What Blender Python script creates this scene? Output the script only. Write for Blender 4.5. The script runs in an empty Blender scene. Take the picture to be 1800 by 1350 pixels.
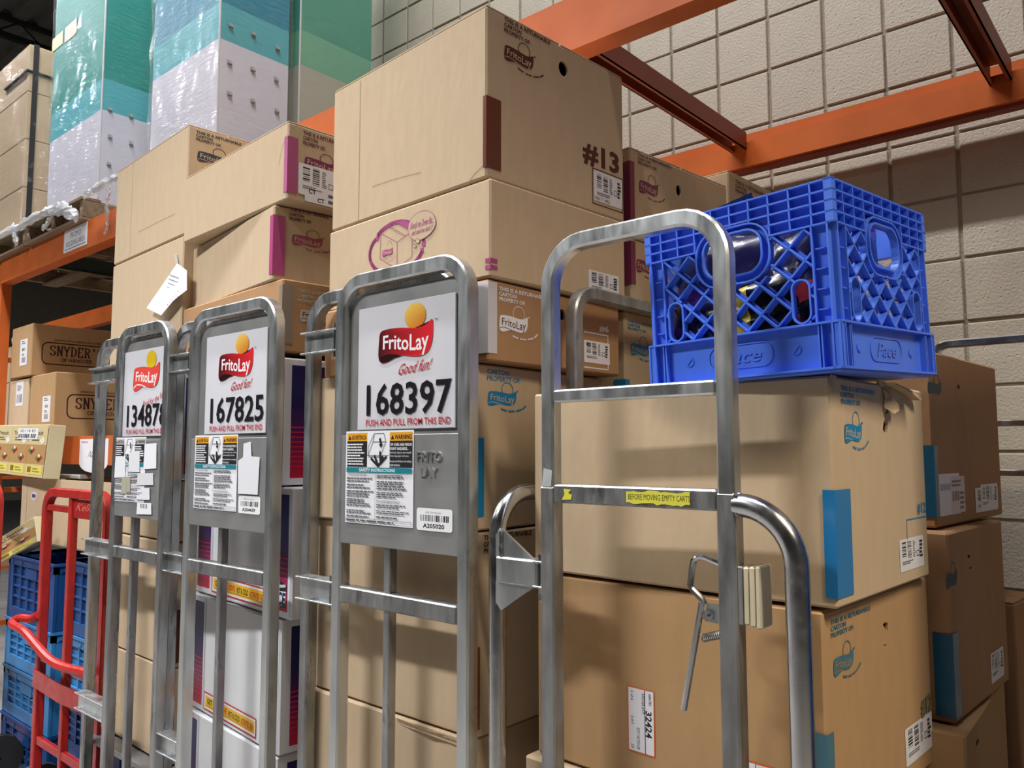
import bpy, math, random
from mathutils import Vector, Matrix
from mathutils.geometry import tessellate_polygon
random.seed(7)
SC = bpy.context.scene
COL = SC.collection
R = math.radians

# ------------------------------------------------------------------ camera
H = 1.45                                   # lens height above the floor
YAW, PITCH, ROLL, FOC = R(40.985), R(4.789), R(-0.058), 1404.4
_r = Vector((math.cos(YAW), math.sin(YAW), 0))
_f = Vector((-math.sin(YAW)*math.cos(PITCH), math.cos(YAW)*math.cos(PITCH), math.sin(PITCH)))
_u = _r.cross(_f)
_r, _u = _r*math.cos(ROLL)+_u*math.sin(ROLL), -_r*math.sin(ROLL)+_u*math.cos(ROLL)
CAMP = Vector((0, 0, H))
cd = bpy.data.cameras.new('camera'); cam = bpy.data.objects.new('camera', cd); COL.objects.link(cam)
cd.sensor_width = 36; cd.lens = FOC/1800*36; cd.clip_start = .05; cd.clip_end = 100
M = Matrix(((_r.x, _u.x, -_f.x), (_r.y, _u.y, -_f.y), (_r.z, _u.z, -_f.z))).to_4x4()
M.translation = CAMP; cam.matrix_world = M
SC.camera = cam

# ------------------------------------------------------------------ light
SC.view_settings.view_transform = 'Standard'; SC.view_settings.look = 'None'
SC.view_settings.gamma = 1; SC.view_settings.use_curve_mapping = False
SC.view_settings.exposure = 0.0
w = bpy.data.worlds.new('world'); SC.world = w; w.use_nodes = True
w.node_tree.nodes['Background'].inputs[0].default_value = (1, .95, .88, 1)
w.node_tree.nodes['Background'].inputs[1].default_value = .025
def fixture(x, y, z, e, sx=2.4, sy=.16, c=(.98, .985, 1), sp=180):
    l = bpy.data.lights.new('ceiling_light', 'AREA'); l.shape = 'RECTANGLE'; l.size = sx; l.size_y = sy
    l.energy = e; l.color = c; l.spread = R(sp)
    o = bpy.data.objects.new('ceiling_light', l); COL.objects.link(o); o.location = (x, y, z)
NEU, WARM = (.98, .985, 1), (1, .87, .68)
for x, e in ((-10.4, 150), (-7.2, 150), (-4.0, 230), (-1.1, 210)):
    fixture(x, .45, H+5.4, e)                              # high row over the rack front
for x, e in ((-9.5, 110), (-5.8, 110), (-2.3, 104)):
    fixture(x, -.6, H+2.3, e, 1.2, .16, NEU, 142)          # low strip lights over the aisle, with cut-off
fixture(1.6, .6, H+2.3, 100, 1.2, .16, WARM, 126)

# ------------------------------------------------------------------ helpers
def ray(u, v): return _f + _r*((u-900)/FOC) + _u*((675-v)/FOC)
def PY(u, v, y): d = ray(u, v); return CAMP + d*(y/d.y)        # a point seen at (u, v) standing on the plane y
def PX(u, v, x): d = ray(u, v); return CAMP + d*(x/d.x)
def hexc(h):
    h = h.lstrip('#'); o = []
    for i in (0, 2, 4):
        c = int(h[i:i+2], 16)/255; o.append(c/12.92 if c <= .04045 else ((c+.055)/1.055)**2.4)
    return tuple(o)

class MB:
    def __init__(s): s.v, s.f, s.c, s.m = [], [], [], []
    def add(s, vs, fs, col=None, mi=0):
        b = len(s.v); s.v += [tuple(p) for p in vs]
        for i, f in enumerate(fs):
            s.f.append(tuple(b+k for k in f)); s.c.append(col); s.m.append(mi)
    def box(s, x0, x1, y0, y1, z0, z1, col=None, mi=0):
        s.add([(x, y, z) for x in (x0, x1) for y in (y0, y1) for z in (z0, z1)],
              [(0, 1, 3, 2), (4, 6, 7, 5), (0, 4, 5, 1), (2, 3, 7, 6), (0, 2, 6, 4), (1, 5, 7, 3)], col, mi)
    def bev(s, x0, x1, y0, y1, z0, z1, b=.003, skip=(), col=None, mi=0):
        lo, hi = (x0, y0, z0), (x1, y1, z1); V, idx = [], {}
        for sx in (0, 1):
            for sy in (0, 1):
                for sz in (0, 1):
                    S = (sx, sy, sz)
                    for a in range(3):
                        p = [(hi[k]-(0 if k == a else b)) if S[k] else (lo[k]+(0 if k == a else b)) for k in range(3)]
                        idx[S+(a,)] = len(V); V.append(p)
        F = []
        for a in range(3):
            o = [k for k in range(3) if k != a]
            for sg in (0, 1):
                if (a, sg) in skip: continue
                q = []
                for c in ((0, 0), (1, 0), (1, 1), (0, 1)):
                    S = [0]*3; S[a] = sg; S[o[0]] = c[0]; S[o[1]] = c[1]; q.append(idx[tuple(S)+(a,)])
                F.append(q)
            for c0 in (0, 1):
                for c1 in (0, 1):
                    S0 = [0]*3; S0[o[0]] = c0; S0[o[1]] = c1; S1 = list(S0); S1[a] = 1
                    S0, S1 = tuple(S0), tuple(S1)
                    F.append([idx[S0+(o[0],)], idx[S1+(o[0],)], idx[S1+(o[1],)], idx[S0+(o[1],)]])
        for k in [k for k in idx if k[3] == 0]:
            F.append([idx[k[:3]+(0,)], idx[k[:3]+(1,)], idx[k[:3]+(2,)]])
        c = Vector(((x0+x1)/2, (y0+y1)/2, (z0+z1)/2)); G = []
        for f in F:
            p = [Vector(V[i]) for i in f]; n = (p[1]-p[0]).cross(p[2]-p[0]); m = sum(p, Vector())/len(p)-c
            G.append(f if n.dot(m) > 0 else f[::-1])
        s.add(V, G, col, mi)
    def sweep(s, path, prof, ref=None, closed=False, col=None, mi=0, caps=True):
        P = [Vector(p) for p in path]; n = len(P); k = len(prof); T = []
        for i in range(n):
            a = P[i-1] if (i or closed) else P[i]; b = P[(i+1) % n] if (i < n-1 or closed) else P[i]
            T.append((b-a).normalized())
        B = Vector(ref) if ref else T[0].orthogonal().normalized(); V = []
        for i in range(n):
            t = T[i]
            if not ref: B = (B-t*B.dot(t)).normalized(); N = t.cross(B)
            else: N = t.cross(B).normalized()
            sc = 1.0
            if 0 < i < n-1 or closed:
                e = (P[(i+1) % n]-P[i]).normalized(); sc = 1/max(.5, e.dot(t))
            for (x, y) in prof: V.append(P[i]+N*(x*(sc if ref else 1))+B*y)
        F = []
        for i in range(n if closed else n-1):
            j = (i+1) % n
            for q in range(k): F.append((i*k+q, i*k+(q+1) % k, j*k+(q+1) % k, j*k+q))
        if caps and not closed: F += [tuple(range(k))[::-1], tuple((n-1)*k+q for q in range(k))]
        s.add(V, F, col, mi)
    def tube(s, path, r, n=10, **k): s.sweep(path, [(r*math.cos(2*math.pi*i/n), r*math.sin(2*math.pi*i/n)) for i in range(n)], **k)
    def prism(s, pts, f3, n0, n1, col=None, mi=0):           # outline (s,t) extruded between two depths; f3(s,t,n) -> point
        k = len(pts); V = [f3(a, b, n0) for a, b in pts]+[f3(a, b, n1) for a, b in pts]
        tr = tessellate_polygon([[Vector((a, b, 0)) for a, b in pts]])
        F = [tuple(t) for t in tr]+[tuple(k+i for i in t[::-1]) for t in tr]
        F += [(i, (i+1) % k, k+(i+1) % k, k+i) for i in range(k)]
        s.add(V, F, col, mi)
    def build(s, name, mats, parent=None, smooth=False, loc=None, fix=True):
        me = bpy.data.meshes.new(name); me.from_pydata(s.v, [], s.f)
        for m in (mats if isinstance(mats, (list, tuple)) else [mats]): me.materials.append(m)
        me.polygons.foreach_set('material_index', s.m)
        if any(c is not None for c in s.c):
            at = me.color_attributes.new('Col', 'FLOAT_COLOR', 'CORNER'); i = 0
            for p, c in zip(me.polygons, s.c):
                for q in range(p.loop_total):
                    cc = c if c is not None else (1, 1, 1)
                    if isinstance(cc[0], (tuple, list)): cc = cc[q % len(cc)]
                    at.data[i].color = (cc[0], cc[1], cc[2], 1); i += 1
        if fix:
            import bmesh
            bm = bmesh.new(); bm.from_mesh(me); bmesh.ops.recalc_face_normals(bm, faces=bm.faces); bm.to_mesh(me); bm.free()
        if smooth:
            me.polygons.foreach_set('use_smooth', [True]*len(me.polygons))
            try: me.set_sharp_from_angle(angle=R(35))
            except Exception: pass
        o = bpy.data.objects.new(name, me); COL.objects.link(o)
        if parent: o.parent = parent
        if loc: o.location = loc
        return o

def tag(o, label, cat, group=None):
    o['label'] = label; o['category'] = cat
    if group: o['group'] = group
    return o
def thing(name, label, cat, loc=(0, 0, 0), rz=0, group=None, rot=None):
    o = bpy.data.objects.new(name, None); COL.objects.link(o); o.location = loc
    o.rotation_euler = rot if rot else (0, 0, R(rz)); o.empty_display_size = .1
    return tag(o, label, cat, group)
def struct(o): o['kind'] = 'structure'; return o
def wm(o): return Matrix.LocRotScale(o.location, o.rotation_euler, None)
def rsq(w, h, r=.004):                                        # rounded rectangular tube section
    a, b = w/2, h/2
    return [(a-r, -b), (a, -b+r), (a, b-r), (a-r, b), (-a+r, b), (-a, b-r), (-a, -b+r), (-a+r, -b)]
def arc(c, r, a0, a1, n, ax=(1, 0, 0), ay=(0, 0, 1)):
    c, ax, ay = Vector(c), Vector(ax), Vector(ay)
    return [c+ax*(r*math.cos(R(a0+(a1-a0)*i/n)))+ay*(r*math.sin(R(a0+(a1-a0)*i/n))) for i in range(n+1)]
def crom(p, n=6, closed=True):                                # smooth closed outline through points
    o = []; L = len(p)
    for i in range(L if closed else L-1):
        g = lambda k: Vector(p[k % L]) if closed else Vector(p[min(max(k, 0), L-1)])
        a, b, c, d = g(i-1), g(i), g(i+1), g(i+2)
        for j in range(n):
            t = j/n; q = .5*((2*b)+(c-a)*t+(2*a-5*b+4*c-d)*t*t+(3*b-a-3*c+d)*t**3); o.append((q.x, q.y))
    return o
def ell(cx, cy, rx, ry, n=24, a0=0, a1=360): return [(cx+rx*math.cos(R(a0+(a1-a0)*i/n)), cy+ry*math.sin(R(a0+(a1-a0)*i/n))) for i in range(n+(a1-a0 < 360))]
def rrect(x0, y0, x1, y1, r, n=4):
    o = []
    for cx, cy, a in ((x1-r, y0+r, -90), (x1-r, y1-r, 0), (x0+r, y1-r, 90), (x0+r, y0+r, 180)):
        o += [(cx+r*math.cos(R(a+90*i/n)), cy+r*math.sin(R(a+90*i/n))) for i in range(n+1)]
    return o

# ------------------------------------------------------------------ materials
def mat(name, col, rough=.6, metal=0, noise=0, nscale=20, bump=0, bscale=80, coat=0, spec=.5, stretch=(1, 1, 1), rand=0, vcol=False, rnoise=0, btype='noise', grime=0):
    m = bpy.data.materials.new(name); m.use_nodes = True; nt = m.node_tree; N = nt.nodes; L = nt.links; b = N['Principled BSDF']
    b.inputs['Base Color'].default_value = (*col, 1); b.inputs['Roughness'].default_value = rough; b.inputs['Metallic'].default_value = metal
    b.inputs['Coat Weight'].default_value = coat; b.inputs['Specular IOR Level'].default_value = spec
    tc = N.new('ShaderNodeTexCoord'); mp = N.new('ShaderNodeMapping'); mp.inputs['Scale'].default_value = stretch
    L.new(tc.outputs['Object'], mp.inputs['Vector']); src = None
    if vcol:
        a = N.new('ShaderNodeVertexColor'); a.layer_name = 'Col'; src = a.outputs['Color']
    if noise or rand:
        base = N.new('ShaderNodeMix'); base.data_type = 'RGBA'; base.blend_type = 'MULTIPLY'; base.inputs['Factor'].default_value = 1
        if src: L.new(src, base.inputs['A'])
        else: base.inputs['A'].default_value = (*col, 1)
        t = N.new('ShaderNodeTexNoise'); t.inputs['Scale'].default_value = nscale; t.inputs['Detail'].default_value = 5
        L.new(mp.outputs['Vector'], t.inputs['Vector'])
        r = N.new('ShaderNodeMapRange'); r.inputs['From Min'].default_value = .3; r.inputs['From Max'].default_value = .7
        r.inputs['To Min'].default_value = 1-noise; r.inputs['To Max'].default_value = 1+noise
        L.new(t.outputs['Fac'], r.inputs['Value']); out = r.outputs['Result']
        if rand:
            oi = N.new('ShaderNodeObjectInfo'); r2 = N.new('ShaderNodeMapRange'); r2.inputs['To Min'].default_value = 1-rand; r2.inputs['To Max'].default_value = 1+rand
            L.new(oi.outputs['Random'], r2.inputs['Value']); mu = N.new('ShaderNodeMath'); mu.operation = 'MULTIPLY'
            L.new(out, mu.inputs[0]); L.new(r2.outputs['Result'], mu.inputs[1]); out = mu.outputs[0]
        L.new(out, base.inputs['B']); src = base.outputs['Result']
    if grime:
        g = N.new('ShaderNodeTexNoise'); g.inputs['Scale'].default_value = 7; g.inputs['Detail'].default_value = 9; g.inputs['Roughness'].default_value = .7; L.new(mp.outputs['Vector'], g.inputs['Vector'])
        gr = N.new('ShaderNodeMapRange'); gr.inputs['From Min'].default_value = .56; gr.inputs['From Max'].default_value = .66; gr.inputs['To Max'].default_value = grime; L.new(g.outputs['Fac'], gr.inputs['Value'])
        gm = N.new('ShaderNodeMix'); gm.data_type = 'RGBA'; gm.inputs['B'].default_value = (.05, .05, .05, 1); L.new(gr.outputs['Result'], gm.inputs['Factor'])
        if src: L.new(src, gm.inputs['A'])
        else: gm.inputs['A'].default_value = (*col, 1)
        src = gm.outputs['Result']
    if src: L.new(src, b.inputs['Base Color'])
    if rnoise:
        t3 = N.new('ShaderNodeTexNoise'); t3.inputs['Scale'].default_value = nscale*1.7; t3.inputs['Detail'].default_value = 4; L.new(mp.outputs['Vector'], t3.inputs['Vector'])
        r3 = N.new('ShaderNodeMapRange'); r3.inputs['From Min'].default_value = .3; r3.inputs['From Max'].default_value = .7
        r3.inputs['To Min'].default_value = max(.02, rough-rnoise); r3.inputs['To Max'].default_value = rough+rnoise
        L.new(t3.outputs['Fac'], r3.inputs['Value']); L.new(r3.outputs['Result'], b.inputs['Roughness'])
    if bump:
        if btype == 'pits':
            t2 = N.new('ShaderNodeTexVoronoi'); t2.inputs['Scale'].default_value = bscale; L.new(tc.outputs['Object'], t2.inputs['Vector'])
            r4 = N.new('ShaderNodeMapRange'); r4.inputs['From Min'].default_value = 0; r4.inputs['From Max'].default_value = .22
            L.new(t2.outputs['Distance'], r4.inputs['Value']); t5 = N.new('ShaderNodeTexNoise'); t5.inputs['Scale'].default_value = bscale*1.5; L.new(tc.outputs['Object'], t5.inputs['Vector'])
            ad = N.new('ShaderNodeMath'); ad.operation = 'ADD'; L.new(r4.outputs['Result'], ad.inputs[0]); L.new(t5.outputs['Fac'], ad.inputs[1]); h = ad.outputs[0]
        else:
            t2 = N.new('ShaderNodeTexNoise'); t2.inputs['Scale'].default_value = bscale; t2.inputs['Detail'].default_value = 4
            L.new(mp.outputs['Vector'], t2.inputs['Vector']); h = t2.outputs['Fac']
        bp = N.new('ShaderNodeBump'); bp.inputs['Strength'].default_value = bump; bp.inputs['Distance'].default_value = .004
        L.new(h, bp.inputs['Height']); L.new(bp.outputs['Normal'], b.inputs['Normal'])
    return m
KR = (.54, .405, .262)
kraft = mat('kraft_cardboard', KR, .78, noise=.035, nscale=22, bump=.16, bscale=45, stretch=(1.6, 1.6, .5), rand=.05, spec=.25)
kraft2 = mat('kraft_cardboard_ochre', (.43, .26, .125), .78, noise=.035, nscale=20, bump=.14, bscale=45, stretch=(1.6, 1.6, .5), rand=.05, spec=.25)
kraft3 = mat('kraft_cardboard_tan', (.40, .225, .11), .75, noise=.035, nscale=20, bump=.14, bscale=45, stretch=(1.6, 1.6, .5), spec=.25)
torn = mat('torn_cardboard_core', (.55, .40, .25), .9, noise=.12, nscale=60, bump=.6, bscale=200)
INK = mat('printed_ink', (1, 1, 1), .6, vcol=True, spec=.3)
LAB = mat('paper_label', (1, 1, 1), .45, vcol=True, spec=.4)
GLOSS = mat('printed_plastic', (1, 1, 1), .3, vcol=True)
galv = mat('galvanised_steel', (.57, .59, .59), .33, metal=.9, noise=.2, nscale=9, rnoise=.12, stretch=(2, 2, .5))
galvw = mat('worn_galvanised_steel', (.34, .345, .345), .38, metal=.85, noise=.3, nscale=11, rnoise=.15, stretch=(2.5, 2.5, .6), grime=.75)
chrome = mat('zinc_plated_tube', (.55, .555, .56), .22, metal=1, noise=.1, nscale=15, rnoise=.1)
plate = mat('brushed_plate', (.34, .34, .335), .45, metal=.6, noise=.06, nscale=8, rnoise=.08)
orange = mat('rack_orange_paint', (.56, .125, .025), .5, noise=.1, nscale=6, bump=.05, bscale=60, rnoise=.08, spec=.25)
orange2 = mat('rack_brown_primer', (.27, .05, .022), .5, noise=.12, nscale=8)
green = mat('dark_green_paint', (.02, .035, .025), .5, noise=.1)
redp = mat('red_paint', (.40, .02, .016), .35, noise=.15, nscale=14, rnoise=.1)
wallm = mat('painted_block', (.50, .44, .355), .62, noise=.06, nscale=5, bump=.55, bscale=70, btype='pits', rand=.03)
mortar = mat('painted_mortar', (.30, .25, .19), .8, noise=.15, nscale=30, bump=.5, bscale=120)
concrete = mat('sealed_concrete', (.20, .19, .18), .5, noise=.2, nscale=3, rnoise=.1)
deckm = mat('roof_deck_steel', (.22, .205, .185), .5, metal=.3, noise=.15, nscale=2)
darks = mat('joist_dark_paint', (.02, .02, .018), .6)
blue = mat('crate_blue_plastic', (.075, .19, .80), .38, noise=.06, nscale=10, rnoise=.08)
bluel = mat('tote_light_blue', (.035, .21, .47), .42, noise=.1, nscale=6)
blued = mat('tote_dark_blue', (.008, .06, .21), .4, noise=.12, nscale=6)
woodm = mat('pallet_wood', (.24, .165, .10), .8, noise=.3, nscale=8, stretch=(.4, 6, 6), bump=.4, bscale=40)
black = mat('black_rubber', (.015, .015, .015), .6)
rubber = mat('cream_rubber', (.58, .52, .38), .55, noise=.06, nscale=20)
whitec = mat('white_coated_board', (.72, .72, .73), .38, noise=.03, nscale=4)
creamc = mat('cream_sack', (.62, .60, .54), .6, noise=.05)
foil = mat('foil_print', (1, 1, 1), .22, vcol=True, bump=.5, bscale=22, rnoise=.06)
def filmmat(name, fac, rough, bump, milk):
    m = bpy.data.materials.new(name); m.use_nodes = True; nt = m.node_tree; N = nt.nodes; L = nt.links; N.remove(N['Principled BSDF'])
    tr = N.new('ShaderNodeBsdfTransparent'); gl = N.new('ShaderNodeBsdfGlossy'); gl.inputs['Roughness'].default_value = rough; df = N.new('ShaderNodeBsdfDiffuse'); df.inputs['Color'].default_value = (.85, .88, .9, 1)
    mx = N.new('ShaderNodeMixShader'); mx.inputs[0].default_value = fac; m2 = N.new('ShaderNodeMixShader'); m2.inputs[0].default_value = milk
    L.new(tr.outputs[0], mx.inputs[1]); L.new(gl.outputs[0], mx.inputs[2]); L.new(mx.outputs[0], m2.inputs[1]); L.new(df.outputs[0], m2.inputs[2]); L.new(m2.outputs[0], N['Material Output'].inputs['Surface'])
    tc = N.new('ShaderNodeTexCoord'); mp = N.new('ShaderNodeMapping'); mp.inputs['Rotation'].default_value = (0, R(25), 0); mp.inputs['Scale'].default_value = (2, 2, 14)
    t = N.new('ShaderNodeTexNoise'); t.inputs['Scale'].default_value = 5; t.inputs['Detail'].default_value = 7
    bp = N.new('ShaderNodeBump'); bp.inputs['Strength'].default_value = bump; bp.inputs['Distance'].default_value = .02
    L.new(tc.outputs['Object'], mp.inputs[0]); L.new(mp.outputs[0], t.inputs['Vector']); L.new(t.outputs['Fac'], bp.inputs['Height'])
    for n in (gl, df): L.new(bp.outputs['Normal'], n.inputs['Normal'])
    return m
film = filmmat('stretch_film', .09, .07, .9, .03)
filmw = filmmat('bunched_stretch_film', .3, .15, .9, .4)

# ------------------------------------------------------------------ print on faces
_G = {}
def glyphs(s, bold=0.):
    k = (s, bold)
    if k in _G: return _G[k]
    c = bpy.data.curves.new('t', 'FONT'); c.body = s; c.size = 1; c.resolution_u = 2; c.offset = bold; c.fill_mode = 'BOTH'
    o = bpy.data.objects.new('t', c); COL.objects.link(o); dg = bpy.context.evaluated_depsgraph_get()
    me = bpy.data.meshes.new_from_object(o.evaluated_get(dg)); vs = [(v.co.x, v.co.y) for v in me.vertices]; fs = [tuple(p.vertices) for p in me.polygons]
    bpy.data.objects.remove(o); bpy.data.curves.remove(c); bpy.data.meshes.remove(me)
    xs = [v[0] for v in vs] or [0, 1]; ys = [v[1] for v in vs] or [0, 1]
    _G[k] = (vs, fs, min(xs), max(xs), min(ys), max(ys)); return _G[k]

class Dec:
    """flat print and labels lying on one face of a thing (local frame o, ex, ey, n)"""
    def __init__(s, root, o, ex, ey, n, lift=.0007):
        s.root = root; s.o, s.ex, s.ey, s.n = Vector(o), Vector(ex), Vector(ey), Vector(n); s.lift = lift; s.mb = MB(); s.k = 0
        s.inv = wm(root).inverted()
    def p3(s, a, b, l=0): return s.o+s.ex*a+s.ey*b+s.n*(s.lift+l)
    def px(s, u, v):
        o = s.inv @ CAMP; d = (s.inv.to_3x3() @ ray(u, v)); t = (s.o-o).dot(s.n)/d.dot(s.n); q = o+d*t-s.o
        return (q.dot(s.ex), q.dot(s.ey))
    def nl(s): s.k += 1; return s.k*.00006
    def poly(s, pts, col, l=None):
        l = s.nl() if l is None else l
        tr = tessellate_polygon([[Vector((a, b, 0)) for a, b in pts]])
        s.mb.add([s.p3(a, b, l) for a, b in pts], [tuple(t) for t in tr], col)
    def grad(s, pts_cols, l=None):                              # quad with a colour for each corner
        l = s.nl() if l is None else l
        s.mb.add([s.p3(a, b, l) for a, b, c in pts_cols], [(0, 1, 2, 3)], [c for a, b, c in pts_cols])
    def rect(s, x0, y0, x1, y1, col, l=None): s.poly([(x0, y0), (x1, y0), (x1, y1), (x0, y1)], col, l)
    def ring(s, outer, inner, col):
        l = s.nl(); n = len(outer)
        s.mb.add([s.p3(*p, l) for p in outer]+[s.p3(*p, l) for p in inner], [(i, (i+1) % n, n+(i+1) % n, n+i) for i in range(n)], col)
    def line(s, pts, wd, col, closed=False):
        l = s.nl()
        for i in range(len(pts)-(0 if closed else 1)):
            a, b = Vector(pts[i]), Vector(pts[(i+1) % len(pts)]); t = (b-a)
            if t.length < 1e-7: continue
            t.normalize(); m = Vector((-t.y, t.x))*wd/2; e = t*wd*.3
            s.mb.add([s.p3(*q, l) for q in (a-m-e, b-m+e, b+m+e, a+m-e)], [(0, 1, 2, 3)], col)
    def text(s, t, x0, y0, x1, y1, col, bold=0., rot=0, warp=None, shear=0):
        vs, fs, a0, a1, b0, b1 = glyphs(t, bold); l = s.nl(); V = []
        for x, y in vs:
            x = (x-a0)/max(a1-a0, 1e-6); y = (y-b0)/max(b1-b0, 1e-6)
            if rot == -90: x, y = y, 1-x
            elif rot == 90: x, y = 1-y, x
            x += shear*y
            if warp: x, y = warp(x, y)
            V.append(s.p3(x0+(x1-x0)*x, y0+(y1-y0)*y, l))
        s.mb.add(V, fs, col)
    def ptext(s, t, bl, tr, col, **k): a, b = s.px(*bl), s.px(*tr); s.text(t, a[0], a[1], b[0], b[1], col, **k)
    def bars(s, x0, y0, x1, y1, col=(.02, .02, .02), horiz=False, n=24):
        l = s.nl(); rnd = random.Random(int((x0+y0)*1e4)+n); t = 0
        while t < 1:
            wd = rnd.choice((.6, .6, 1.2, 1.8))/n; g = rnd.choice((.5, .8, 1.3))/n; e = min(t+wd, 1)
            q = (x0, y0+(y1-y0)*t, x1, y0+(y1-y0)*e) if horiz else (x0+(x1-x0)*t, y0, x0+(x1-x0)*e, y1)
            s.rect(*q, col, l); t += wd+g
    def lines(s, x0, y0, x1, y1, n, col=(.12, .12, .13), fill=.55, seed=1):  # lines of print too small to read
        l = s.nl(); rnd = random.Random(seed); h = (y1-y0)/n
        for i in range(n):
            y = y1-h*(i+1); e = x0+(x1-x0)*rnd.uniform(.55, 1); x = x0
            while x < e:
                q = min(e, x+(x1-x0)*rnd.uniform(.05, .16)); s.rect(x, y+h*(1-fill)/2, q, y+h*(1+fill)/2, col, l); x = q+(x1-x0)*.018
    def build(s, name, m=None, label=None):
        o = s.mb.build(name, m or INK, s.root, fix=False)
        if label: o['label'] = label
        s.mb = MB(); return o

RIB = [(195, 295), (230, 282), (290, 283), (335, 291), (380, 298), (420, 288), (448, 262), (453, 300), (450, 370), (440, 412), (426, 437), (395, 452), (355, 450), (310, 439), (275, 446), (240, 463), (210, 470), (191, 455), (185, 415), (188, 345)]
RIBN = crom([((x-185)/267, (470-y)/208) for x, y in RIB], 4)
def ribbon(x0, y0, x1, y1): return [(x0+(x1-x0)*a, y0+(y1-y0)*b) for a, b in RIBN]
def logo_text(d, x0, y0, x1, y1, col, bold=.012):
    wv = lambda a, b: (a, b*(.80+.2*a)+.12*math.cos(math.pi*a*1.25)-.12)
    W, Hh = x1-x0, y1-y0
    d.text('FritoLay', x0+.09*W, y0+.25*Hh, x0+.93*W, y0+.86*Hh, col, bold=bold, warp=wv)
def mono_logo(d, x0, y0, x1, y1, col, bg, tag_=True, ink2=None):
    W, Hh = x1-x0, y1-y0
    d.line(ell(x0+.68*W, y0+1.08*Hh, .2*W, .42*Hh, 20, -40, 220), W*.02, col)
    d.poly(ribbon(x0, y0, x1, y1), col)
    d.line([(x0+.03*W, y0+.2*Hh), (x0+.16*W, y0+.26*Hh), (x0+.34*W, y0+.19*Hh), (x0+.44*W, y0+.14*Hh)], W*.016, bg)
    logo_text(d, x0, y0, x1, y1, ink2 or bg, .008)
    d.poly(ell(x1+.05*W, y0+Hh, .025*W, .025*W, 8), col)
    if tag_:
        for i in range(19):
            a = R(236+i*5.6); c = (x0+.80*W+.58*W*math.cos(a), y0+.36*Hh+.62*Hh*math.sin(a)); t = Vector((-math.sin(a)*W, math.cos(a)*Hh)).normalized()
            if i in (4, 9, 14): continue
            d.line([(c[0]-t.x*.011*W, c[1]-t.y*.011*W), (c[0]+t.x*.011*W, c[1]+t.y*.011*W)], W*.04, col)
def notice(d, x0, y1, wd, hl, col, bold=.03, lines=('THIS IS A RETURNABLE', 'CARTON', 'PROPERTY OF:')):
    for i, (t, f) in enumerate(zip(lines, (1, .36, .55))):
        if t: d.text(t, x0, y1-hl*(i*1.3+1), x0+wd*f, y1-hl*i*1.3, col, bold=bold)

MAG, TEAL, BRN, WHT, BLK = hexc('#a84a7c'), hexc('#1f7fae'), hexc('#53231a'), hexc('#e4e2e6'), (.015, .015, .017)
def sticker(d, x0, y0, x1, y1, seed=0, tilt=0, vertical=True):
    """white stock label with bar codes, seen sideways"""
    rnd = random.Random(seed); W, Hh = x1-x0, y1-y0
    d.poly(rrect(x0, y0, x1, y1, .06*min(W, Hh)), WHT)
    if vertical:
        d.bars(x0+.1*W, y0+.45*Hh, x0+.26*W, y0+.92*Hh, horiz=True, n=16); d.bars(x0+.32*W, y0+.38*Hh, x0+.48*W, y0+.92*Hh, horiz=True, n=20)
        d.lines(x0+.54*W, y0+.36*Hh, x0+.66*W, y0+.9*Hh, 9, seed=seed); d.line([(x0+.7*W, y0+.38*Hh), (x0+.8*W, y0+.38*Hh), (x0+.8*W, y0+.54*Hh), (x0+.7*W, y0+.54*Hh)], .012*W, BLK, True)
        d.lines(x0+.82*W, y0+.3*Hh, x0+.95*W, y0+.88*Hh, 5, BLK, .7, seed+1)
    else:
        d.bars(x0+.06*W, y0+.55*Hh, x0+.5*W, y0+.9*Hh, n=26); d.lines(x0+.56*W, y0+.5*Hh, x0+.95*W, y0+.92*Hh, 5, seed=seed)
    d.lines(x0+.1*W, y0+.2*Hh, x0+.6*W, y0+.32*Hh, 2, seed=seed+3)
# ------------------------------------------------------------------ the room
mb = MB(); mb.box(-27, 7, -9, 12, -.1, 0); struct(mb.build('floor', concrete))
mb = MB(); mb.box(-6.3, 7, 2.806, 2.95, 0, 7.3); wall = struct(mb.build('wall_back', mortar))
mb = MB(); mb.box(-27.2, -27, -9, 12, 0, 7.3); struct(mb.build('wall_left', wallm))
GX, GZ, GS = -.55133, 1.01085+H, .2032
shared = []
for k in range(5):
    rnd = random.Random(k); mb = MB(); j = [rnd.uniform(.0035, .0065) for _ in range(4)]
    mb.bev(j[0], GS-j[1], rnd.uniform(-.0015, .0015), .03, j[2], GS-j[3], .003); t = mb.build('block', wallm); shared.append(t.data); bpy.data.objects.remove(t)
rest = MB(); near = []
def scr(p):
    q = Vector(p)-CAMP; z = q.dot(_f); return (900+FOC*q.dot(_r)/z, 675-FOC*q.dot(_u)/z) if z > .1 else (-1, -1)
for i in range(-28, 36):
    for j in range(-12, 24):
        x, z = GX+i*GS, GZ+j*GS
        u, v = scr((x+.1, 2.8, z+.1))
        if z < .01: z0 = .005
        if -30 < v < 1100 and ((655 < u < 1130 and v < 130) or (1040 < u < 1300 and v < 330) or (1240 < u < 1840 and v < 420) or (u > 1580 and v < 960)) and u < 1860: near.append((x, z, (i*7+j*3) % 5))
        elif z > 0: rest.box(x+.005, x+GS-.005, 2.8, 2.83, z+.005, z+GS-.005)
for x, z, k in near[:300]:
    o = bpy.data.objects.new('block', shared[k]); COL.objects.link(o); o.parent = wall; o.location = (x, 2.8, z)
o = rest.build('block_field', wallm, wall, fix=False); o['kind'] = 'stuff'
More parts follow.
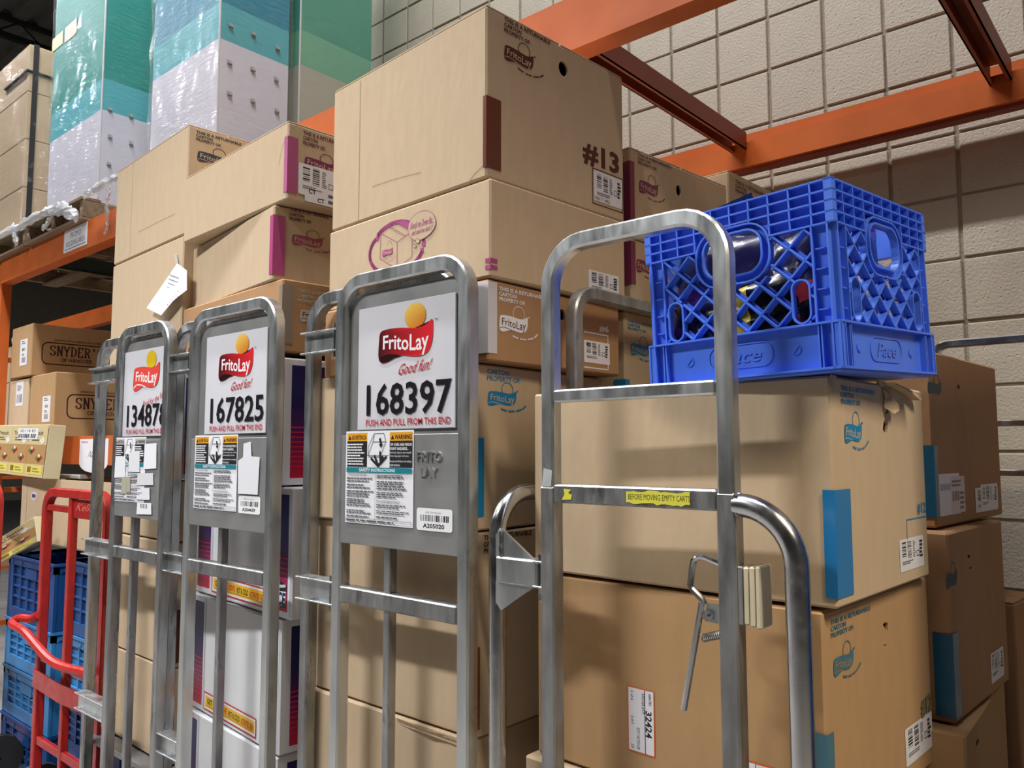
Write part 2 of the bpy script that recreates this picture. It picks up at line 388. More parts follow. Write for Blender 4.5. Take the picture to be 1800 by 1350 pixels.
# ceiling: ribbed roof deck, one joist line with crossed webs in view
ZC = H+5.7
mb = MB(); y = -9.; sec = []
while y < 12: sec += [(y, ZC), (y+.16, ZC), (y+.20, ZC+.075), (y+.26, ZC+.075)]; y += .30
V = [(x, a, b) for x in (-27, 7) for a, b in sec]; n = len(sec)
mb.add(V, [(i, i+1, n+i+1, n+i) for i in range(n-1)]); ceil = struct(mb.build('ceiling', deckm, fix=False))
def joist(x):
    r = thing('roof_joist', 'dark steel open web joist under the ribbed roof deck' if x < -8 else 'dark steel open web joist further along the roof', 'joist', (x, 0, ZC-.3))
    for z in (0, .25):
        mb = MB(); mb.box(-.04, .04, -8.8, 11.8, z, z+.07); mb.build('chord', darks, r)
    k = 0
    for i in range(33):
        a = -8.7+i*.62; mb = MB(); mb.tube([(0, a, .02), (0, a+.31, .27)], .012, 6); mb.build('web_bar', darks, r)
        mb = MB(); mb.tube([(0, a+.31, .27), (0, a+.62, .02)], .012, 6); mb.build('web_bar', darks, r)
joist(-11.6)

# ------------------------------------------------------------------ pallet rack
rk = thing('pallet_rack', 'orange steel pallet rack bay standing against the block wall', 'rack', (0, 1.6, 0))
ZB, ZT = H+1.03, H+1.175
def beam(name, x0, x1, y, z0, z1, stepside, root, m=orange):
    mb = MB(); h = z1-z0; a, b = 0, .066
    if stepside > 0: sec = [(a, z0), (b, z0), (b, z1-.04), (b-.028, z1-.04), (b-.028, z1), (a, z1)]
    else: sec = [(a, z0), (b, z0), (b, z1), (a+.028, z1), (a+.028, z1-.04), (a, z1-.04)]
    V = [(x, y-1.6+p, q) for x in (x0, x1) for p, q in sec]; k = len(sec)
    mb.add(V, [(i, (i+1) % k, k+(i+1) % k, k+i) for i in range(k)]+[tuple(range(k)), tuple(range(k, 2*k))])
    return mb.build(name, m, root)
def lip(x0, x1, y0, y1, z, root):
    mb = MB(); mb.box(x0, x1, y0-1.6, y1-1.6, z-.012, z); mb.build('beam_lip', orange2, root)
XU = (-2.72, 1.05)
beam('front_beam', XU[0], XU[1], 1.597, ZB, ZT, 1, rk); beam('rear_beam', XU[0], XU[1], 2.645, ZB-.02, ZT-.035, -1, rk)
lip(XU[0], XU[1], 2.66, 2.70, ZB-.02, rk)
def cross(x, root, m=orange2, w=.058, h=.062, zt=ZB+.105):       # inverted U channel between the beams
    mb = MB(); y0, y1 = .066, 1.045
    mb.box(x-w/2, x+w/2, y0, y1, zt-.004, zt); mb.box(x-w/2, x-w/2+.004, y0, y1, zt-h, zt-.004); mb.box(x+w/2-.004, x+w/2, y0, y1, zt-h, zt-.004)
    mb.box(x-w/2, x-w/2+.012, y0, y1, zt-h, zt-h+.003); mb.box(x+w/2-.012, x+w/2, y0, y1, zt-h, zt-h+.003)
    mb.build('crossbar', m, root)
for x in (-1.215, -.40): cross(x, rk)
def upright(x, root, zt=ZT):
    for y in (1.6, 2.66):
        mb = MB(); y -= 1.6; mb.box(x-.04, x+.04, y+.005, y+.009, 0, zt); mb.box(x-.04, x-.036, y+.009, y+.06, 0, zt); mb.box(x+.036, x+.04, y+.009, y+.06, 0, zt); mb.box(x-.06, x+.06, y-.02, y+.08, 0, .01); mb.build('upright', orange, root)
    for z in (.4, 1.2, 2.0):
        mb = MB(); mb.box(x-.015, x+.015, .06, 1.065, z, z+.03); mb.build('brace', orange, root)
for x in (XU[0]-.042, XU[1]+.042): upright(x, rk)
rl = thing('pallet_rack', 'orange pallet rack bay holding wrapped promotional displays', 'rack', (0, 1.6, 0))
X0, X1 = -5.56, XU[0]-.09
beam('front_beam', X0, X1, 1.597, ZB, ZT, 1, rl); beam('rear_beam', X0, X1, 2.645, ZB, ZT, -1, rl)
beam('front_beam', X0, X1, 1.597, H-.065, H+.075, 1, rl); beam('rear_beam', X0, X1, 2.645, H-.065, H+.075, -1, rl)
upright(X0-.042, rl, ZT)
beam('front_beam', -8.2, X0-.085, 1.597, ZB, ZT, 1, rl); beam('rear_beam', -8.2, X0-.085, 2.645, ZB, ZT, -1, rl); upright(-8.24, rl, ZT)
for x in (-4.9, -3.6): cross(x, rl, green, .07, .07, ZB+.09); cross(x, rl, green, .07, .07, H+.07)
mb = MB(); mb.box(X0, X1, .08, 1.04, H+.071, H+.078); mb.build('shelf_panel', woodm, rl)
s = Dec(rl, (0, -.003, 0), (1, 0, 0), (0, 0, 1), (0, -1, 0), .001)
pp = [s.px(113, 408), s.px(155, 390), s.px(155, 427), s.px(112, 442)]
x0, y0, x1, y1 = pp[3][0], min(pp[3][1], pp[2][1])-.004, pp[1][0], max(pp[0][1], pp[1][1])
s.rect(x0, y0, x1, y1, hexc('#eeecf0')); W, Q = x1-x0, y1-y0
s.text('PROMO', x0+.28*W, y0+.56*Q, x0+.72*W, y0+.82*Q, hexc('#55555c')); s.text('HOLDING AREA', x0+.1*W, y0+.22*Q, x0+.9*W, y0+.46*Q, hexc('#55555c'))
s.line([(x0+.06*W, y0+.12*Q), (x0+.94*W, y0+.12*Q)], .004, hexc('#4a4a52')); s.build('holding_area_sign', LAB, 'white paper sign reading PROMO HOLDING AREA')
s = Dec(rl, (0, -.003, 0), (1, 0, 0), (0, 0, 1), (0, -1, 0), .001)
a, b = s.px(141, 772), s.px(189, 832); x0, x1, y1, y0 = a[0], b[0], a[1], b[1]; W, Q = x1-x0, y1-y0
s.poly([(x0, y1), (x0, y0+.3*Q)]+[(x0+W*.5-.5*W*math.cos(R(t)), y0+.3*Q-.3*Q*math.sin(R(t))) for t in range(10, 180, 10)]+[(x1, y0+.3*Q), (x1, y1)], hexc('#e9e8ec'))
s.text('Nabisco', x0+.06*W, y0+.88*Q, x0+.3*W, y0+.95*Q, hexc('#b01830'), bold=.02); s.text('Nabisco', x0+.3*W, y0+.45*Q, x0+.8*W, y0+.65*Q, hexc('#6a6a70'), shear=.2)
s.build('shelf_tag', LAB, 'white shelf tag with a rounded lower edge')

# pallets on the left bay
def pallet(x0, x1, y0, y1, z, label):
    r = thing('pallet', label, 'pallet', ((x0+x1)/2, y0, z)); W = (x1-x0)/2; D = y1-y0; n = 6
    for i in range(3):
        mb = MB(); x = (-W, -.02, W-.04)[i]; mb.bev(x, x+.04, .01, D, .016, .105, .003); mb.build('stringer', woodm, r)
    for i in range(n):
        y = i*(D-.1)/(n-1); mb = MB(); mb.bev(-W, W, y, y+.1, .105, .122, .002); mb.build('deck_board', woodm, r)
    for i in range(3):
        y = i*(D-.1)/2; mb = MB(); mb.bev(-W, W, y, y+.1, 0, .016, .002); mb.build('bottom_board', woodm, r)
    return r
ZP = ZT+.001
pallet(-6.2, -5.08, 1.56, 2.62, ZP, 'weathered pallet under the wrapped brown cartons at the left edge')
pallet(-5.06, -4.26, 1.56, 2.62, ZP, 'weathered wooden pallet carrying the teal display with orange patch')
pallet(-3.82, -3.02, 1.56, 2.62, ZP, 'weathered wooden pallet carrying the teal and lavender display')
ZD = ZP+.123

# wrapped display towers
TEA, TEB, TEC, LAV = hexc('#00958c'), hexc('#0088a6'), hexc('#4fb4c0'), hexc('#dddbe8')
printm = mat('glossy_printed_board', (1, 1, 1), .5, vcol=True, noise=.04, nscale=3, spec=.3)
def tower(label, x0, x1, y0, y1, zt, bands, clips=(), patches=False, yaw=0):
    r = thing('display_tower', label, 'display', (x1, y0, ZD), yaw); w_, d_, h = x1-x0, y1-y0, zt-ZD
    mb = MB(); z = 0
    for zz, c in bands+[(zt, TEB)]:
        zz = min(zz, zt)-ZD; mb.box(-w_, 0, 0, d_, z, zz, c); z = zz
    mb.build('printed_body', printm, r)
    mb = MB(); n, k = 18, 30; rnd = random.Random(int(x1*100))
    fr = [(-w_-.012, d_+.012)]+[(-w_-.012+(w_+.024)*i/n, -.012) for i in range(n+1)]+[(.012, -.012+(d_+.024)*i/8) for i in range(1, 9)]
    V = [(x+rnd.uniform(-.004, .004), y+rnd.uniform(-.005, .005), h*j/k-.01) for j in range(k+1) for x, y in fr]; m_ = len(fr)
    mb.add(V, [(j*m_+i, j*m_+i+1, (j+1)*m_+i+1, (j+1)*m_+i) for j in range(k) for i in range(m_-1)]); mb.build('stretch_wrap', film, r, smooth=True, fix=False)
    for (u, v) in clips:
        dd = Dec(r, (0, 0, 0), (0, 1, 0), (0, 0, 1), (1, 0, 0)); a, b = dd.px(u, v); mb = MB()
        mb.add([(0, a-.01, b-.01), (0, a+.01, b-.01), (0, a+.01, b+.012), (0, a-.01, b+.012), (.012, a-.01, b-.008), (.012, a+.01, b-.008)], [(0, 1, 5, 4), (2, 3, 4, 5), (0, 4, 3), (1, 2, 5)])
        mb.build('plastic_clip', plate, r, fix=True)
    mb = MB(); mb.bev(-.004, .004, -.004, .004, .02, h, .002); mb.build('corner_guard', whitec, r)
    return r
t1 = tower('teal display tower with orange and olive patches in shiny stretch wrap', -5.03, -4.31, 1.66, 1.93, H+3.6, [(H+1.80, LAV), (H+1.97, TEC), (H+3.0, TEA)], [(193, 192), (230, 204), (193, 240), (230, 252), (191, 288)])
s = Dec(t1, (0, 0, 0), (1, 0, 0), (0, 0, 1), (0, -1, 0), .002)
for u0, u1, va, vb, c in ((92, 112, 55, 85, '#a7b43a'), (114, 136, 33, 68, '#e8743a')):
    a, b = s.px(u0, vb+8), s.px(u1, va-2); s.rect(a[0], a[1], b[0], b[1], hexc(c))
s.build('printed_patch', GLOSS, 'olive and orange printed squares')
tower('teal and lavender display tower in stretch wrap above the cartons', -3.72, -3.10, 1.66, 2.0, H+3.4, [(H+1.765, LAV), (H+1.93, TEC), (H+3.0, TEB)],
      [(403, 110), (444, 122), (485, 140), (403, 165), (444, 178), (486, 195), (405, 45), (445, 60), (487, 85)])
tower('green and grey display tower behind the lavender one', -3.60, -3.10, 2.06, 2.48, H+3.2, [(H+1.80, hexc('#b9b6a4')), (H+1.97, hexc('#6fb494')), (H+3.1, hexc('#3f9c86'))])
r = thing('wrapped_carton_stack', 'brown cartons under crinkled stretch wrap at the upper left edge', 'carton stack', (-5.33, 1.62, ZD))
for i in range(4):
    mb = MB(); mb.bev(-.85, 0, .0, .55, i*.3, i*.3+.298, .004); mb.build('carton_layer', kraft, r)
mb = MB(); rnd = random.Random(3); fr = [(-.86+.87*i/14, -.012) for i in range(15)]+[(.012, .56*i/10) for i in range(11)]
V = [(x+rnd.uniform(-.008, .008), y+rnd.uniform(-.008, .008), 1.2*j/20-.02) for j in range(21) for x, y in fr]; n = len(fr)
mb.add(V, [(j*n+i, j*n+i+1, (j+1)*n+i+1, (j+1)*n+i) for j in range(20) for i in range(n-1)]); mb.build('stretch_wrap', film, r, smooth=True, fix=False)
mb = MB(); mb.box(.013, .016, .02, .05, 0, 1.2); mb.build('strap', black, r)
mb = MB(); mb.box(-.4, .014, -.014, .56, 1.02, 1.03); mb.build('strap', black, r)
# bunched film over the pallet edge
def drape(label, pts, r0, seed):
    rnd = random.Random(seed); mb = MB()
    P = crom([(p[0], p[1]) for p in pts], 5, False); Z = crom([(p[2], 0) for p in pts], 5, False)
    path = [Vector((a[0]+rnd.uniform(-.006, .006), a[1]+rnd.uniform(-.006, .006), b[0]+rnd.uniform(-.006, .006))) for a, b in zip(P, Z)]; n = 9; V = []
    for i, p in enumerate(path):
        rr = r0*(1-.45*abs(2*i/len(path)-1))
        for k in range(n):
            a = 2*math.pi*k/n; q = rr*rnd.uniform(.55, 1.25); V.append(p+Vector((.55*q*math.cos(a)*(.5+.5*(pts[0][0] == pts[-1][0]))+q*.3*math.cos(a), q*.5*math.sin(a), q*math.cos(a)*.9)))
    F = [(i*n+k, i*n+(k+1) % n, (i+1)*n+(k+1) % n, (i+1)*n+k) for i in range(len(path)-1) for k in range(n)]
    mb.add(V, F+[tuple(range(n)), tuple((len(path)-1)*n+k for k in range(n))])
    tag(mb.build('stretch_film_scrap', filmw, None, smooth=True), label, 'plastic film', 'loose stretch film on the pallets')
e = lambda u, v, y=1.54: tuple(PY(u, v, y))
drape('bunched stretch film sagging along the pallet front at the left edge', [e(-20, 420), e(20, 405), e(50, 388), e(85, 372), e(110, 372)], .035, 1)
drape('twisted end of film hanging by the first stringer', [e(22, 395), e(26, 412), e(30, 430)], .03, 2)
drape('short film curl hanging left of the PROMO sign', [e(92, 378), e(84, 392), e(74, 406)], .022, 3)
drape('rumpled film bunched under the teal tower foot', [e(84, 372), e(100, 366), e(120, 372), e(136, 384)], .04, 4)
drape('long thin film strand hanging over the orange beam', [e(192, 330, 1.58), e(190, 350, 1.58), e(187, 375, 1.58), e(186, 412, 1.58)], .016, 5)
drape('clear film bundled on the pallet beside the tall carton', [e(150, 345), e(165, 335), e(185, 322), e(203, 312)], .03, 6)
# ------------------------------------------------------------------ cartons
KRB = tuple(c*1.0 for c in KR)
class Box: pass
def carton(label, x, y, zt, zb, w, d, yaw=0, m=kraft, holes=(), group=None, flaps=False, name='carton', sub=None):
    B = Box(); r = thing(name, label, 'carton', (x, y, zb+H), yaw, group); h = zt-zb; B.r, B.w, B.d, B.h = r, w, d, h
    g = .0012; B.mb = mb = MB()
    B.F = lambda: Dec(r, (0, 0, 0), (1, 0, 0), (0, 0, 1), (0, -1, 0))
    B.R = lambda: Dec(r, (0, 0, 0), (0, 1, 0), (0, 0, 1), (1, 0, 0))
    hl = []
    if holes:
        R_ = B.R()
        for q in holes:
            if len(q) == 4:                                     # (u, v, half width px, half height px)
                c = R_.px(q[0], q[1]); a = R_.px(q[0]+q[2], q[1]); e = R_.px(q[0], q[1]+q[3]); hl.append(ell(c[0], c[1], abs(a[0]-c[0]), abs(e[1]-c[1]), 12))
            else: hl.append([R_.px(*p) for p in q])
    mb.bev(-w, 0, 0, d, g, h-g, .004, skip=((0, 1),) if hl else ())
    if hl:
        out = [(.004, g+.004), (d-.004, g+.004), (d-.004, h-g-.004), (.004, h-g-.004)]
        loops = [out]+hl; allp = [p for l in loops for p in l]
        tr = tessellate_polygon([[Vector((a, b, 0)) for a, b in l] for l in loops])
        mb.add([(0, a, b) for a, b in allp], [tuple(t) for t in tr])
        for l in hl:
            k = len(l); mb.add([(0, a, b) for a, b in l]+[(-.005, a, b) for a, b in l], [(i, (i+1) % k, k+(i+1) % k, k+i) for i in range(k)])
    mb.build('body', m, r, fix=not hl)
    if flaps:
        for y0, y1 in ((.002, d/2-.002), (d/2+.002, d-.002)):
            f = MB(); f.bev(-w+.002, -.002, y0, y1, h-g, h-g+.004, .001); f.build('flap', m, r)
    return B
def tape(B, z0, z1, a, b, col, name='tape_strip', lab=None, off=.0016):
    mb = MB(); t = off
    mb.add([(-a, -t, z0), (t, -t, z0), (t, b, z0), (-a, -t, z1), (t, -t, z1), (t, b, z1)], [(0, 1, 4, 3), (1, 2, 5, 4)], col)
    o = mb.build(name, GLOSS, B.r, fix=False)
    if lab: o['label'] = lab
def ptape(B, u0, u1, v0, v1, col, lab):
    F, R_ = B.F(), B.R(); um = (u0+u1)/2; a = abs(F.px(u0, v0)[0]); b = R_.px(u1, v0)[1-1]; tape(B, R_.px(u1, v1)[1], R_.px(u1, v0)[1], max(.006, min(a, .04)), max(.01, b), col, lab=lab)
def pnotice(d, tl, end, vb, col, bold=.03, lines=('THIS IS A RETURNABLE', 'CARTON', 'PROPERTY OF:')):
    x0, y1 = d.px(*tl); notice(d, x0, y1, d.px(*end)[0]-x0, y1-d.px(tl[0], vb)[1], col, bold, lines)
def plogo(d, ul, ur, vt, vb, col, bg, **k):
    x0, y1 = d.px(ul, vt); x1 = d.px(ur, (vt+vb)/2)[0]; y0 = d.px(ul, vb)[1]; mono_logo(d, x0, y0, x1, y1, col, bg, **k)
def psticker(d, ul, ur, vt, vb, seed=0, **k):
    x0, y1 = d.px(ul, vt); x1 = d.px(ur, vt)[0]; y0 = d.px(ul, vb)[1]; sticker(d, x0, y0, x1, y1, seed, **k)
def stackfill(n, x, y, zt, zb, w, d, yaw, label, m=kraft, group=None):
    h = (zt-zb)/n
    for i in range(n): carton(label[i], x+.004*(i % 2), y+.003*i, zt-h*i, zt-h*(i+1), w, d, yaw, m, group=group)

# ---- third stack (behind the panel numbered 168397)
B = carton('big kraft carton marked #13 with brown tape, top of the tallest stack', -1.114, 1.2, .952, .573, .592, .478, -4, holes=[(990, 121, 8, 13)], flaps=True)
d = B.R(); pnotice(d, (886, 29), (967, 75), 36.5, BRN); plogo(d, 886, 937, 74, 104, BRN, KRB); d.build('printed_notice', INK, 'brown printed returnable carton notice and logo')
ptape(B, 850, 880, 178, 302, hexc('#64301f'), 'dark brown corner tape')
d = B.R(); a, b = d.px(1024, 245), d.px(1088, 300); c = d.px(1024, 286)
d.text('#13', a[0], c[1], b[0], a[1], BRN, bold=.035)
p = [d.px(1041, 295), d.px(1093.5, 319), d.px(1094, 372), d.px(1043, 357)]; d.line([(p[0][0], p[0][1]), (p[1][0], p[0][1]), (p[1][0], p[3][1]), (p[0][0], p[3][1])], .0025, BRN, True)
d.build('printed_number', INK, 'large brown #13')
d = B.R(); psticker(d, 1043.5, 1093, 298, 351, 3); a = d.px(1046, 349); b = d.px(1076, 357); d.text('MAY 7  144L1', a[0], d.px(1046, 350)[1], b[0]-.01, d.px(1046, 344)[1], BLK); d.build('stock_label', LAB)
d = B.F(); cr = hexc('#a08a6c'); a = d.px(634, 140); d.line([(a[0], .004), (a[0], B.h-.01)], .0016, cr); d.build('crease', INK)
d.line([d.px(655, 328), d.px(690, 316), d.px(740, 303)], .0012, cr); d.build('crease', INK); d.line([d.px(822, 322), d.px(835, 305), d.px(853, 288)], .0016, cr); d.build('crease', INK)
B = carton('low kraft carton printed with a magenta recycling drawing', -1.102, 1.2, .571, .359, .606, .467, -3.5)
d = B.F(); m_ = lambda x, y: d.px(640+x/9.64, 360+y/9.64); k = abs(m_(0, 0)[1]-m_(0, 50)[1]); L = lambda pts, wd=.09: d.line([m_(*p) for p in pts], k*wd*2.2, MAG)
for pts in ([(230, 560), (155, 650), (105, 790), (108, 940), (180, 1070), (300, 1150), (450, 1172)], [(515, 1160), (690, 1105), (850, 990), (960, 840), (985, 760)], [(1010, 690), (1010, 570)], [(238, 560), (250, 500), (330, 415), (480, 320), (650, 285), (790, 310)]):
    d.line([m_(*p) for p in crom(pts, 4, False)+[pts[-1]]], k*1.35, MAG)
for tri in ([(205, 600), (250, 620), (225, 470)], [(950, 730), (1020, 835), (1005, 730)], [(975, 680), (1040, 705), (1040, 600)], [(455, 1085), (490, 1190), (510, 1130)], [(560, 300), (770, 415), (790, 300), (650, 272)]): d.poly([m_(*p) for p in tri], MAG)
L([(285, 485), (510, 285), (760, 425), (760, 490), (565, 635), (285, 485), (275, 915), (560, 1085), (565, 635)]); L([(560, 1085), (815, 880), (815, 590)]); L([(405, 378), (690, 535)], .06); L([(430, 360), (712, 520)], .06)
d.line([m_(400+70*math.cos(R(t)), 690-85*math.sin(R(t))) if 0 else m_(435+40*math.cos(R(t)), 690-80*math.sin(R(t))) for t in range(0, 181, 20)], k*.1, MAG)
p = [m_(315, 890), m_(490, 720)]; q = ribbon(p[0][0], p[0][1], p[1][0], p[1][1]); d.poly(q, MAG); logo_text(d, p[0][0], p[0][1], p[1][0], p[1][1], KRB)
L([(370, 915), (430, 965), (490, 930), (535, 860)], .05)
bub = crom([(755, 420), (790, 270), (900, 150), (1040, 105), (1150, 135), (1215, 240), (1212, 360), (1130, 490), (985, 588), (860, 600), (785, 530)], 4)
d.poly([m_(*p) for p in bub], KRB); d.line([m_(*p) for p in bub], k*.17, MAG, True)
for cx, cy, rx, ry in ((917, 615, 36, 40), (862, 700, 27, 30)): q = ell(cx, cy, rx, ry, 14); d.poly([m_(*p) for p in q], KRB); d.line([m_(*p) for p in q], k*.15, MAG, True)
a, b = m_(790, 415), m_(1185, 300); e = m_(790, 310); d.text('Knock me Down flat...', a[0], a[1]-.002, b[0], e[1], MAG, bold=.004, shear=.05)
a, b = m_(815, 515), m_(1160, 400); e = m_(815, 440); d.text('and send me back !!', a[0], a[1]-.002, b[0], e[1], MAG, bold=.004, shear=.05)
d.build('recycling_print', INK, 'magenta drawing of a carton inside round arrows with a speech bubble')
R_ = B.R()
for va, vb in ((454, 462), (466, 474)): tape(B, R_.px(866, vb)[1], R_.px(866, va)[1], .014, .02, MAG, 'corner_stripe', 'magenta corner stripe', .001)
d = B.R(); psticker(d, 1034, 1087, 473, 512, 5); d.build('stock_label', LAB)
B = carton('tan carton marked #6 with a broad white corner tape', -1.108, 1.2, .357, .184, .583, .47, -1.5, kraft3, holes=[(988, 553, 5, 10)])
d = B.R(); pnotice(d, (877, 503), (958, 527), 510, WHT, .03); plogo(d, 877, 927, 549, 582, WHT, hexc('#5a3a22')); d.build('printed_notice', INK, 'white printed returnable carton notice and logo')
ptape(B, 838, 873, 497, 622, hexc('#cfcbd0'), 'broad white corner tape')
d = B.R(); a, b = d.px(1053, 571), d.px(1070, 586); d.text('#6', a[0], b[1], b[0], a[1], WHT, bold=.04)
p = [d.px(1026, 583), d.px(1068, 592), d.px(1068, 652), d.px(1027, 645)]; d.line([p[0], (p[1][0], p[0][1]), (p[1][0], p[3][1]), (p[0][0], p[3][1])], .003, WHT); d.build('printed_number', INK, 'white #6 and frame')
d = B.R(); psticker(d, 1026, 1071, 597, 636, 8); a = d.px(1030, 598); d.text('$3.79', a[0], a[1]-.012, a[0]+.035, a[1]-.004, BLK); d.build('stock_label', LAB)
B = carton('kraft carton with faded blue logo just under the #6 carton', -1.140, 1.2, .183, -.165, .57, .46, 1)
d = B.R(); pnotice(d, (856, 636), (958, 660), 645, TEAL, .02, ('', 'CARTON', 'PROPERTY OF:')); plogo(d, 857, 907, 684, 713, TEAL, KRB); d.build('printed_notice', INK, 'blue printed logo')
ptape(B, 828, 850, 770, 908, TEAL, 'blue corner tape')
B = carton('kraft carton with brown tape behind the lower bars of panel 168397', -1.143, 1.2, -.167, -.578, .565, .46, -1)
d = B.R(); pnotice(d, (850, 941), (934, 946), 950, BRN); d.build('printed_notice', INK); ptape(B, 826, 843, 1137, 1282, hexc('#8a4a2c'), 'brown corner tape')
B = carton('kraft carton with slit top edge low in the third cart', -1.150, 1.2, -.579, -.915, .57, .46, 0)
mb = MB(); z = B.h; mb.add([(-.22, -.003, z-.012), (-.004, -.003, z-.016), (-.004, -.014, z-.004), (-.06, -.012, z-.002), (-.12, -.016, z-.003), (-.22, -.009, z-.001)], [(0, 1, 2, 3), (0, 3, 4, 5)]); mb.build('loose_edge', torn, B.r)
B = carton('plain kraft carton at the bottom of the third cart', -1.150, 1.2, -.916, -1.25, .57, .46, 0)

# ---- second stack (behind the panel numbered 167825)
g2 = None
B = carton('low kraft carton with purple tape and stock label, top of second stack', -1.853, 1.2, .901, .682, .66, .46, -3.5, flaps=True)
FAD = hexc('#6b3a44'); d = B.R(); pnotice(d, (533, 229), (603, 249), 236, FAD); plogo(d, 535, 592, 272, 295, hexc('#7a2f55'), KRB); d.build('printed_notice', INK, 'faded purple printed notice and logo')
ptape(B, 501, 524, 244, 342, MAG, 'magenta corner tape')
d = B.R(); d.lift = .002; psticker(d, 524.5, 600, 285, 340, 11, vertical=True); a = d.px(540, 352); b = d.px(524.5, 340); c = d.px(535, 336); d.rect(c[0], a[1]-.004, c[0]+.2, c[1], WHT); d.text('CT', c[0]+.012, a[1]+.02, c[0]+.035, a[1]+.034, BLK, bold=.03); d.text('CT', c[0]+.04, a[1], c[0]+.063, a[1]+.013, BLK, bold=.03); d.lines(c[0]+.075, a[1], c[0]+.19, a[1]+.034, 2); d.build('stock_label', LAB)
d = B.F(); cr = hexc('#a08a6c'); d.line([d.px(490, 290), d.px(497, 255), d.px(504, 240)], .0012, cr); d.build('crease', INK)
B = carton('low kraft carton with pink tape and rounded left corner, second in its stack', -1.914, 1.2, .681, .468, .64, .46, -8.5)
d = B.R(); pnotice(d, (509, 365), (578, 377), 371, FAD); plogo(d, 513, 567, 409, 430, hexc('#9a4a62'), KRB); d.build('printed_notice', INK, 'faded pink printed notice and logo'); ptape(B, 476, 502, 381, 485, hexc('#b0487e'), 'pink corner tape')
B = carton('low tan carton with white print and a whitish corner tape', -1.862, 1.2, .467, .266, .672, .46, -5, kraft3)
d = B.R(); pnotice(d, (523, 507), (600, 520), 513.5, hexc('#b5a999')); plogo(d, 527, 580, 541, 565, hexc('#b9aea2'), hexc('#4a3320')); d.build('printed_notice', INK, 'faded white print'); ptape(B, 492, 516, 503, 605, hexc('#8d7f72'), 'whitish translucent tape')

NAVY, RED1, PUR = hexc('#1a1c5a'), hexc('#c01a3a'), hexc('#5a1c60')
def beer(label, x, y, zt, zb, w, d_, yaw):
    B = carton(label, x, y, zt, zb, w, d_, yaw, whitec, name='drink_case', group='white drink cases'); B.r['category'] = 'drink case'; h = B.h
    def band(D, a, b):
        D.rect(a-.012, .006, b+.012, h-.006, hexc('#d9d9e0'))
        for z0, z1, c0, c1 in ((.02, .14, RED1, PUR), (.14, .22, PUR, NAVY), (.22, h-.02, NAVY, NAVY)): D.grad([(a, z0, c0), (b, z0, c0), (b, z1, c1), (a, z1, c1)])
        l = D.nl()
        for i in range(9):
            z = .05+i*.013; D.rect(a, z, b, z+.0035, hexc('#d4284a'), l)
    F = B.F(); band(F, -.095, -.018); band(F, -w+.018, -w+.11)
    cx, cz = -.056, .06; F.poly([(cx-.032, cz-.034), (cx+.03, cz-.03), (cx+.034, cz+.03), (cx-.024, cz+.038), (cx-.03, cz+.01)], BLK); F.poly([(cx-.028, cz-.028), (cx+.027, cz-.025), (cx+.03, cz+.012), (cx-.024, cz+.008)], hexc('#d8d8e4'))
    F.text('ICE', cx-.025, cz-.026, cx+.026, cz+.008, hexc('#14163c'), bold=.04, shear=.06); F.line([(cx-.02, cz+.02), (cx+.026, cz+.026)], .007, hexc('#c8c8d8'))
    x0, x1 = -w+.14, -.125; F.rect(x0-.012, .014, x1, .066, RED1); F.rect(x0-.008, .018, x1-.004, .062, hexc('#e6e2e2')); F.rect(x0, .024, x1-.008, .056, hexc('#e3b414'))
    F.text('GET', x0+.012, .034, x0+.05, .05, BLK, bold=.03); F.text('EXCLUSIVE', x0+.058, .033, x0+.15, .05, hexc('#c8281c'), bold=.03); F.text('HOT & COLD', x0+.16, .032, x0+.235, .049, BLK, bold=.03); F.text('ACTIVATED GEAR', x0+.243, .031, min(x1-.015, x0+.37), .048, hexc('#c8281c'), bold=.03)
    F.line([(x0+.012, .029), (x1-.02, .028)], .001, BLK)
    F.build('front_print', GLOSS, 'navy to red bands and a yellow strip of lettering'); D = B.R(); band(D, .03, d_-.03); D.build('end_print', GLOSS, 'navy fading to red end panel')
    return B
beer('white drink case, uppermost of three behind panel 167825', -1.857, 1.2, .252, -.092, .60, .40, -3)
beer('white drink case shifted right, second of three behind panel 167825', -1.799, 1.205, -.094, -.435, .62, .40, -6)
beer('white drink case, third down behind the bars of panel 167825', -1.842, 1.205, -.438, -.781, .60, .40, -6)
beer('white drink case at the very bottom of the picture in the second cart', -1.848, 1.205, -.783, -1.122, .60, .40, -5)
carton('plain kraft carton under the white drink cases', -1.85, 1.21, -1.124, -1.25, .6, .42, -3)

# ---- first stack (behind the panel numbered 13487)
B = carton('kraft carton with dark blue-grey logo, top of the leftmost stack', -2.54, 1.26, 1.10, .7235, .652, .28, -3.5, flaps=True)
d = B.R(); GB = hexc('#3a4148'); pnotice(d, (345, 229), (424, 252), 234, GB); plogo(d, 347, 403, 262, 283, GB, KRB); d.build('printed_notice', INK, 'dark grey printed notice and logo')
d = B.F(); cr = hexc('#a08a6c'); d.line([d.px(243, 408), d.px(290, 384), d.px(308, 376)], .0012, cr); d.build('crease', INK); a = d.px(234, 300); d.line([(a[0], .005), (a[0], B.h-.005)], .0012, cr); d.build('crease', INK)
B = carton('kraft carton with a white paper sheet taped to it', -2.549, 1.26, .7215, .257, .646, .315, -3.5)
mb = MB(); d = B.F(); P_ = lambda u, v, o: d.p3(*d.px(u, v), o)
q = [(314, 463), (331, 476), (331, 510), (318, 530), (296, 556), (270, 543)]
mb.add([P_(*p, .004+.02*(i in (3, 4, 5))) for i, p in enumerate(q)], [(0, 1, 2, 3, 4, 5)], hexc('#eceaee')); mb.build('taped_sheet', LAB, B.r, fix=False)
d.lift = .0245; l = 0
